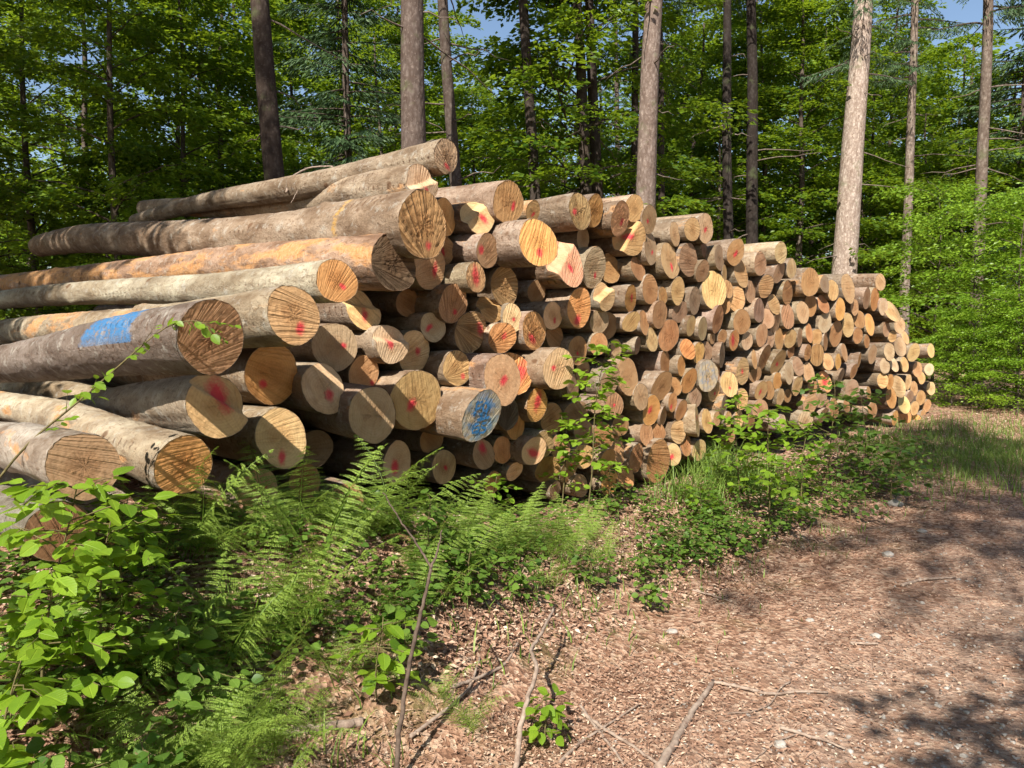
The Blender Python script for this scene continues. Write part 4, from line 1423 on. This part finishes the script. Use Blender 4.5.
# the long arching twig with hanging leaves across the blue-sprayed log
def arching():
    g = np.random.default_rng(77); mb = MB(); lv = Leaves()
    base = on_ground(-60, 640)
    pts = [base]
    for px, py, Y in [(-20, 500, 2.75), (30, 440, 2.75), (75, 405, 2.75), (120, 365, 2.8), (165, 325, 2.85), (200, 318, 2.85), (224, 340, 2.85)]:
        d = ray(px, py); pts.append(CAM + d * (Y / d[1]))
    P = np.array(pts)
    s = np.linspace(0, 1, len(P)); ss = np.linspace(0, 1, 26)
    Q = np.stack([np.interp(ss, s, P[:, c]) for c in range(3)], -1)
    for _ in range(2): Q[1:-1] = (Q[:-2] + 2 * Q[1:-1] + Q[2:]) / 4
    mb.tube(Q, np.linspace(.0055, .0012, 26), 5)
    for i in range(8, 26):
        d = unit(Q[min(i + 1, 25)] - Q[i - 1])
        for sd in (-1, 1):
            if g.random() < .35 and i < 22: continue
            n = int(g.integers(1, 3)) if i > 22 else int(g.integers(2, 5)); L = .03 if i > 22 else g.uniform(.05, .16)
            w = unit(np.cross(d, [0, 0, 1])) * sd
            q = np.linspace(.2, 1, n)
            tip = unit(w + d * .7 + np.array([0, 0, g.uniform(-.4, .3)]))
            mb.tube(Q[i] + np.linspace(0, 1, 3)[:, None] * L * tip, np.array([.0014, .001, .0007]), 4)
            lv.add(Q[i] + q[:, None] * L * tip, tip + g.normal(size=(n, 3)) * .5 - np.array([0, 0, .3]), np.array([.1, -.3, 1.]) + g.normal(size=(n, 3)) * .35, (.022 if i > 22 else .042) * g.uniform(.7, 1.2, n), np.clip(.7 + .15 * g.normal(size=n), 0, 1))
    off = Q[0].copy()
    root = empty('beech_shoot', off)
    a = mb.mesh('stem', M['stem']); b = lv.mesh('foliage', T_NEAR, M['sapling'])
    for me in (a, b): me.transform(Matrix.Translation(-Vector(off)))
    mobj('stem', a, root); mobj('foliage', b, root)
    tag(root, 'long thin arching shoot with hanging leaves across the blue-sprayed log', 'shoot')
arching()

# ------------------------------------------------------------------ grass, litter, pebbles (uncountable)
def grass():
    g = np.random.default_rng(31); V = []; F = []; v = []; n0 = 0
    def tuft(px, py, n, h, sp):
        nonlocal n0
        c = on_ground(px, py)
        for _ in range(n):
            x = c[0] + g.normal() * sp; y = c[1] + g.normal() * sp; z = float(ground_z(x, y))
            a = g.uniform(0, 6.28); hh = h * g.uniform(.5, 1.2); b = hh * g.uniform(.2, .8); w = g.uniform(.0018, .004)
            d = np.array([math.cos(a), math.sin(a), 0]); sd = np.array([-d[1], d[0], 0])
            for t, ww in ((0, w), (.4, w), (.75, w * .7)):
                p = np.array([x, y, z - .005]) + d * b * t ** 2 + np.array([0, 0, hh * (t - .25 * t ** 3)])
                V.extend([p - sd * ww, p + sd * ww])
            V.append(np.array([x, y, z]) + d * b + np.array([0, 0, hh * .75]))
            F.append([[n0, n0 + 1, n0 + 3, n0 + 2], [n0 + 2, n0 + 3, n0 + 5, n0 + 4]]); TR.append([n0 + 4, n0 + 5, n0 + 6]); n0 += 7
            v.extend([np.clip(g.normal() * .22 + .45, 0, 1)] * 7)
    TR = []
    for px, py, n, h, sp in [(700, 470, 200, .26, .14), (720, 480, 220, .28, .16), (690, 500, 160, .24, .14), (745, 490, 160, .26, .16), (715, 520, 130, .18, .18), (760, 480, 120, .24, .2),
                             (650, 530, 120, .14, .2), (580, 570, 160, .16, .16), (560, 600, 130, .16, .16), (600, 600, 100, .12, .2), (640, 560, 110, .14, .22), (690, 545, 90, .12, .2),
                             (800, 530, 110, .13, .3), (850, 500, 110, .15, .35), (480, 620, 70, .14, .16), (540, 640, 50, .12, .14), (420, 610, 60, .2, .15), (700, 610, 26, .07, .22), (660, 650, 26, .06, .2),
                             (330, 660, 60, .2, .16), (300, 640, 60, .2, .16)]:
        tuft(px, py, int(n * 1.5) if h > .22 else n // 2, h * 1.35 if h > .22 else h * .8, sp)
    for _ in range(70):
        tuft(g.uniform(880, 1040), g.uniform(446, 492), 26, .16, .35)
    for _ in range(80):
        tuft(g.uniform(925, 1060), g.uniform(430, 466), 60, .15, .5)
    for _ in range(60):
        px = g.uniform(420, 860); py = g.uniform(480, 600)
        p = on_ground(px, py)
        if qdist(p[0], p[1]) < 1.5: tuft(px, py, 9, .10, .10)
    me = np_mesh('grass', np.array(V), [np.array(F).reshape(-1, 4), np.array(TR)], dict(var=np.array(v)), True, M['grass'])
    tag(mobj('grass', me), kind='stuff')
grass()

def litter():
    g = np.random.default_rng(32)
    def scatter(n, qa, qb, ymax, power):
        out = []
        while len(out) < n:
            Y = 2.2 + (ymax - 2.2) * g.random(4 * n) ** power; X = g.uniform(-1.1, 1.1, 4 * n) * (Y * .72)
            q = qdist(X, Y)
            keep = (g.random(4 * n) < np.clip(.55 + .9 * hnoise(X * 1.3 + 4, Y * 1.3), .06, 1)) & (q > qa) & (q < qb) & (g.random(4 * n) < np.clip(1.25 - np.abs(q - 1.2) / 1.5, .10, 1))
            out.extend(np.stack([X, Y], -1)[keep].tolist())
        return np.array(out[:n])
    P = scatter(52000, -.2, 5.5, 13, 1.6)
    z = ground_z(P[:, 0], P[:, 1]) + g.uniform(.004, .018, len(P))
    P3 = np.c_[P, z]
    n = len(P)
    D = g.normal(size=(n, 3)) * np.array([1, 1, .28]); N = g.normal(size=(n, 3)) * .42 + np.array([0, 0, 1])
    V, F, v = leaves(P3, D, N, np.where(qdist(P[:, 0], P[:, 1]) < 1.5, g.uniform(.012, .042, n), g.uniform(.006, .022, n)), (T_FAR[0] * np.array([.9, 1, 1.8]), T_FAR[1]), np.clip(g.normal(size=n) * .25 + .55, 0, 1))
    tag(mobj('leaf_litter', np_mesh('leaf_litter', V, F, dict(var=v), False, M['litter'])), kind='stuff')
    # needles and bits of twig
    P = scatter(16000, .2, 5.5, 10, 1.5); n = len(P)
    P3 = np.c_[P, ground_z(P[:, 0], P[:, 1]) + g.uniform(.004, .012, n)]
    V, F, v = leaves(P3, g.normal(size=(n, 3)) * np.array([1, 1, .12]), g.normal(size=(n, 3)) * .3 + np.array([0, 0, 1]), g.uniform(.02, .08, n), (T_FAR[0] * np.array([.10, 1, .8]), T_FAR[1]), np.clip(g.normal(size=n) * .25 + .45, 0, 1))
    tag(mobj('needle_litter', np_mesh('needle_litter', V, F, dict(var=v), False, M['litter'])), kind='stuff')
    # gravel
    import bmesh
    bm = bmesh.new(); bmesh.ops.create_icosphere(bm, subdivisions=1, radius=1); iv = np.array([q.co[:] for q in bm.verts]); it = np.array([[q.index for q in f.verts] for f in bm.faces]); bm.free()
    Y = 2.2 + 9 * g.random(14000) ** 1.6; X = g.uniform(-.3, .75, 14000) * Y; q = qdist(X, Y)
    k = (q > 1.9) & (q < 5.4) & (g.random(14000) < np.clip((q - 1.7) / 1.6, .08, 1)); X = X[k]; Y = Y[k]; n = len(X)
    sz = .0035 + .009 * g.random(n) ** 3
    sh = iv[None] * sz[:, None, None] * g.uniform(.6, 1.3, (n, 1, 3)) * np.array([1, 1, .6]) * (1 + .15 * g.normal(size=(n, len(iv), 1)))
    V = sh + np.c_[X, Y, ground_z(X, Y) + sz * .2][:, None, :]
    T = it[None] + (np.arange(n) * len(iv))[:, None, None]
    tag(mobj('gravel', np_mesh('gravel', V.reshape(-1, 3), [T.reshape(-1, 3)], None, False, M['stone'])), kind='stuff')
litter()

# low ground cover on the bank that nobody could count
def cover():
    g = np.random.default_rng(33); lv = Leaves()
    for _ in range(1800):
        px = g.uniform(-30, 720) if g.random() < .75 else g.uniform(700, 930); lim = 560 + (430 - px) * .55 if px < 640 else 470 + (900 - px) * .22
        py = g.uniform(440, max(470, min(780, lim + 60)))
        p = on_ground(px, py); q = qdist(p[0], p[1])
        if q < .15 or q > 1.25: continue
        n = 12; a = g.uniform(0, 6.28, n); rr = g.uniform(.01, .10, n)
        P = p + np.stack([np.cos(a) * rr, np.sin(a) * rr, g.uniform(.03, .15, n)], -1)
        lv.add(P, np.stack([np.cos(a), np.sin(a), 0 * a - .1], -1), g.normal(size=(n, 3)) * .3 + np.array([0, 0, 1]), g.uniform(.02, .05, n), np.clip(.62 + .22 * g.normal() + .1 * g.normal(size=n), 0, 1))
    tag(mobj('undergrowth', lv.mesh('undergrowth', T_WIDE, M['bramble'])), kind='stuff')
cover()

# ------------------------------------------------------------------ sticks and stones
def stick(pts, r0, r1, lab, cat='stick', name='stick', mat='twig', forks=(), seed=0, lift=.012):
    g = np.random.default_rng(seed)
    def world(pl):
        out = []
        for p in pl:
            if len(p) == 2: w = on_ground(*p); w[2] += lift
            else:
                b = on_ground(p[0], p[1]) if p[2] >= 0 else None
                w = b + np.array([0, 0, p[2]])
            out.append(w)
        P = np.array(out); s = np.linspace(0, 1, len(P)); m = 6 * len(P); ss = np.linspace(0, 1, m)
        Q = np.stack([np.interp(ss, s, P[:, c]) for c in range(3)], -1)
        for _ in range(3): Q[1:-1] = (Q[:-2] + 2 * Q[1:-1] + Q[2:]) / 4
        return Q + g.normal(size=Q.shape) * r0 * .18
    mb = MB(); Q = world(pts); off = Q[0].copy()
    mb.tube(Q - off, np.linspace(r0, r1, len(Q)) * 1.25, 7, .07)
    for f in forks:
        q = world(f); mb.tube(q - off, np.linspace(r1 * 1.1, r1 * .4, len(q)), 5, .06)
    o = mobj(name, mb.mesh(name, M[mat])); o.location = off
    tag(o, lab, cat)
def raised(px, py, basepx, basepy):
    """a point seen at px, py that stands above the ground point of basepx, basepy"""
    b = on_ground(basepx, basepy); d = ray(px, py); t = b[1] / d[1]; w = CAM + d * t
    return w
def stick3(P, r0, r1, lab, name='stick', seed=0, forks=(), mat='twig'):
    g = np.random.default_rng(seed); mb = MB()
    def sm(P):
        P = np.array(P); s = np.linspace(0, 1, len(P)); ss = np.linspace(0, 1, 7 * len(P))
        Q = np.stack([np.interp(ss, s, P[:, c]) for c in range(3)], -1)
        for _ in range(3): Q[1:-1] = (Q[:-2] + 2 * Q[1:-1] + Q[2:]) / 4
        return Q + g.normal(size=Q.shape) * r0 * .15
    Q = sm(P); off = Q[0].copy(); mb.tube(Q - off, np.linspace(r0, r1, len(Q)), 7, .06)
    for f in forks: q = sm(f); mb.tube(q - off, np.linspace(r1, r1 * .4, len(q)), 5, .05)
    o = mobj(name, mb.mesh(name, M[mat])); o.location = off
    tag(o, lab, 'stick')
rz = raised
stick3([on_ground(396, 790), rz(399, 730, 398, 780), rz(410, 660, 400, 770), rz(424, 600, 402, 765), rz(431, 568, 402, 760)], .010, .0055, 'tall upright dead stem with a forked top in the ferns', 'dead_stem', 1,
       [[rz(431, 568, 402, 760), rz(420, 548, 402, 755), rz(400, 520, 402, 750), rz(383, 492, 402, 745)], [rz(431, 568, 402, 760), rz(438, 550, 402, 755), rz(442, 530, 402, 750)]], mat='bark_stem')
stick3([on_ground(516, 775), rz(520, 728, 516, 760), rz(528, 698, 518, 745), rz(538, 668, 524, 725), rz(530, 650, 530, 700), rz(543, 630, 540, 680), rz(554, 608, 550, 655)], .011, .006, 'crooked grey stick curving up from the litter', 'stick', 2)
stick([(362, 702), (330, 712), (300, 724), (278, 732)], .014, .011, 'thick brown branch piece lying by the ferns', seed=3)
stick([(658, 772), (680, 735), (696, 708), (714, 684)], .013, .008, 'thick pale stick lying on the litter at the bottom', seed=4)
stick([(580, 708), (592, 725), (607, 744), (624, 768)], .006, .004, 'thin stick, left one of two crossing at the bottom', seed=5)
stick([(582, 716), (604, 732), (634, 750), (664, 772)], .007, .004, 'thin pale stick, right one of two crossing at the bottom', seed=6)
stick([(560, 765), (580, 745), (600, 733), (640, 706)], .006, .003, 'thin dark stick under the crossing pair', seed=7)
stick([(712, 684), (742, 690), (770, 697), (800, 694), (828, 695)], .006, .004, 'reddish branch with a curved side twig on the road edge', seed=8, forks=[[(790, 684), (780, 690), (772, 706), (752, 715), (728, 716)]])
stick([(780, 730), (805, 738), (828, 744), (845, 752)], .006, .003, 'small dark stick lying on the road', seed=9, forks=[[(800, 736), (775, 745), (755, 762)]])
stick([(902, 587), (918, 582), (935, 580), (955, 579)], .009, .004, 'short twig lying further up the road', seed=10)
stick([(452, 690), (480, 680), (505, 668), (518, 645)], .007, .004, 'reddish dead twig lying behind the crooked stick', seed=11)
stick([(410, 740), (450, 710), (470, 690), (480, 660)], .007, .004, 'grey dead twig among the low ferns', seed=12)
stick([(692, 592), (715, 598), (732, 604)], .005, .003, 'small twig on the litter bank', seed=13)
stick([(850, 645), (865, 646), (878, 646)], .005, .004, 'short pale chip lying on the road', seed=14)
def stone(px, py, s, lab):
    import bmesh
    g = np.random.default_rng(int(px)); bm = bmesh.new(); bmesh.ops.create_icosphere(bm, subdivisions=3, radius=1)
    for v in bm.verts:
        c = v.co; k = 1 + .16 * math.sin(c.x * 3 + px) * math.cos(c.y * 2.6) + .10 * math.sin(c.z * 5 + c.x * 4 + px) + .05 * g.normal() * .5
        v.co = Vector((c.x * 1.2, c.y, c.z * .65)) * k * s
    me = bpy.data.meshes.new('stone'); bm.to_mesh(me); bm.free(); me.materials.append(M['stone'])
    for p in me.polygons: p.use_smooth = True
    o = mobj('stone', me); p = on_ground(px, py); o.location = (p[0], p[1], p[2] + s * .25); tag(o, lab, 'stone')
for px, py, s, lab in [(888, 556, .035, 'pale flat stone on the shaded part of the road'), (922, 532, .028, 'small white stone near the far shade on the road'), (876, 637, .022, 'small white stone in the sunny middle of the road'),
                       (810, 621, .018, 'tiny pale stone at the road edge'), (895, 506, .06, 'larger pale stone by the shaded shrub'), (672, 633, .025, 'pale stone on the litter bank'), (780, 746, .022, 'grey stone beside the small dark stick')]:
    stone(px, py, s, lab)

# dead vine twigs lying over the two topmost logs
stick3([on_face(286, 192, -1.6), on_face(292, 176, -1.75), on_face(310, 167, -1.85), on_face(332, 166, -1.7), on_face(345, 176, -1.45)], .009, .005, 'thin dead vine lying over the two topmost logs', 'vine', 21,
       [[on_face(292, 176, -1.75), on_face(298, 190, -1.5), on_face(291, 203, -1.3)], [on_face(332, 166, -1.7), on_face(333, 178, -1.45), on_face(330, 190, -1.25)]])

# ------------------------------------------------------------------ light
S_H = np.array([-.34, -.94]); S_H /= np.linalg.norm(S_H)
EL = R(43)
sdir = np.array([S_H[0] * math.cos(EL), S_H[1] * math.cos(EL), math.sin(EL)])
sun = bpy.data.lights.new('sun', 'SUN'); sun.energy = 5.0; sun.angle = R(.53); sun.color = (1.0, .94, .84)
so = link(bpy.data.objects.new('sun', sun)); so.rotation_euler = Vector(-sdir).to_track_quat('-Z', 'Y').to_euler(); so.location = (0, -5, 30)
w = bpy.data.worlds.new('World'); sc.world = w; w.use_nodes = True
nt = w.node_tree; nt.nodes.clear()
sky = nt.nodes.new('ShaderNodeTexSky'); sky.sky_type = 'NISHITA'; sky.sun_disc = False; sky.sun_elevation = EL; sky.sun_rotation = math.atan2(sdir[0], sdir[1])
sky.air_density = 1.0; sky.dust_density = .8; sky.ozone_density = 1.0
bg = nt.nodes.new('ShaderNodeBackground'); bg.inputs['Strength'].default_value = .078
ow = nt.nodes.new('ShaderNodeOutputWorld')
nt.links.new(sky.outputs[0], bg.inputs[0]); nt.links.new(bg.outputs[0], ow.inputs[0])
vs = sc.view_settings
sc.display_settings.display_device = 'sRGB'
vs.view_transform = 'Standard'; vs.look = 'None'; vs.gamma = 1; vs.use_curve_mapping = False; vs.exposure = 1.0
cy = sc.cycles
cy.max_bounces = 6; cy.diffuse_bounces = 3; cy.glossy_bounces = 2; cy.transmission_bounces = 4; cy.transparent_max_bounces = 6
cy.caustics_reflective = False; cy.caustics_refractive = False
cy.use_adaptive_sampling = True; cy.adaptive_threshold = .02
cy.use_denoising = True; cy.denoiser = 'OPENIMAGEDENOISE'
cy.sample_clamp_indirect = 6
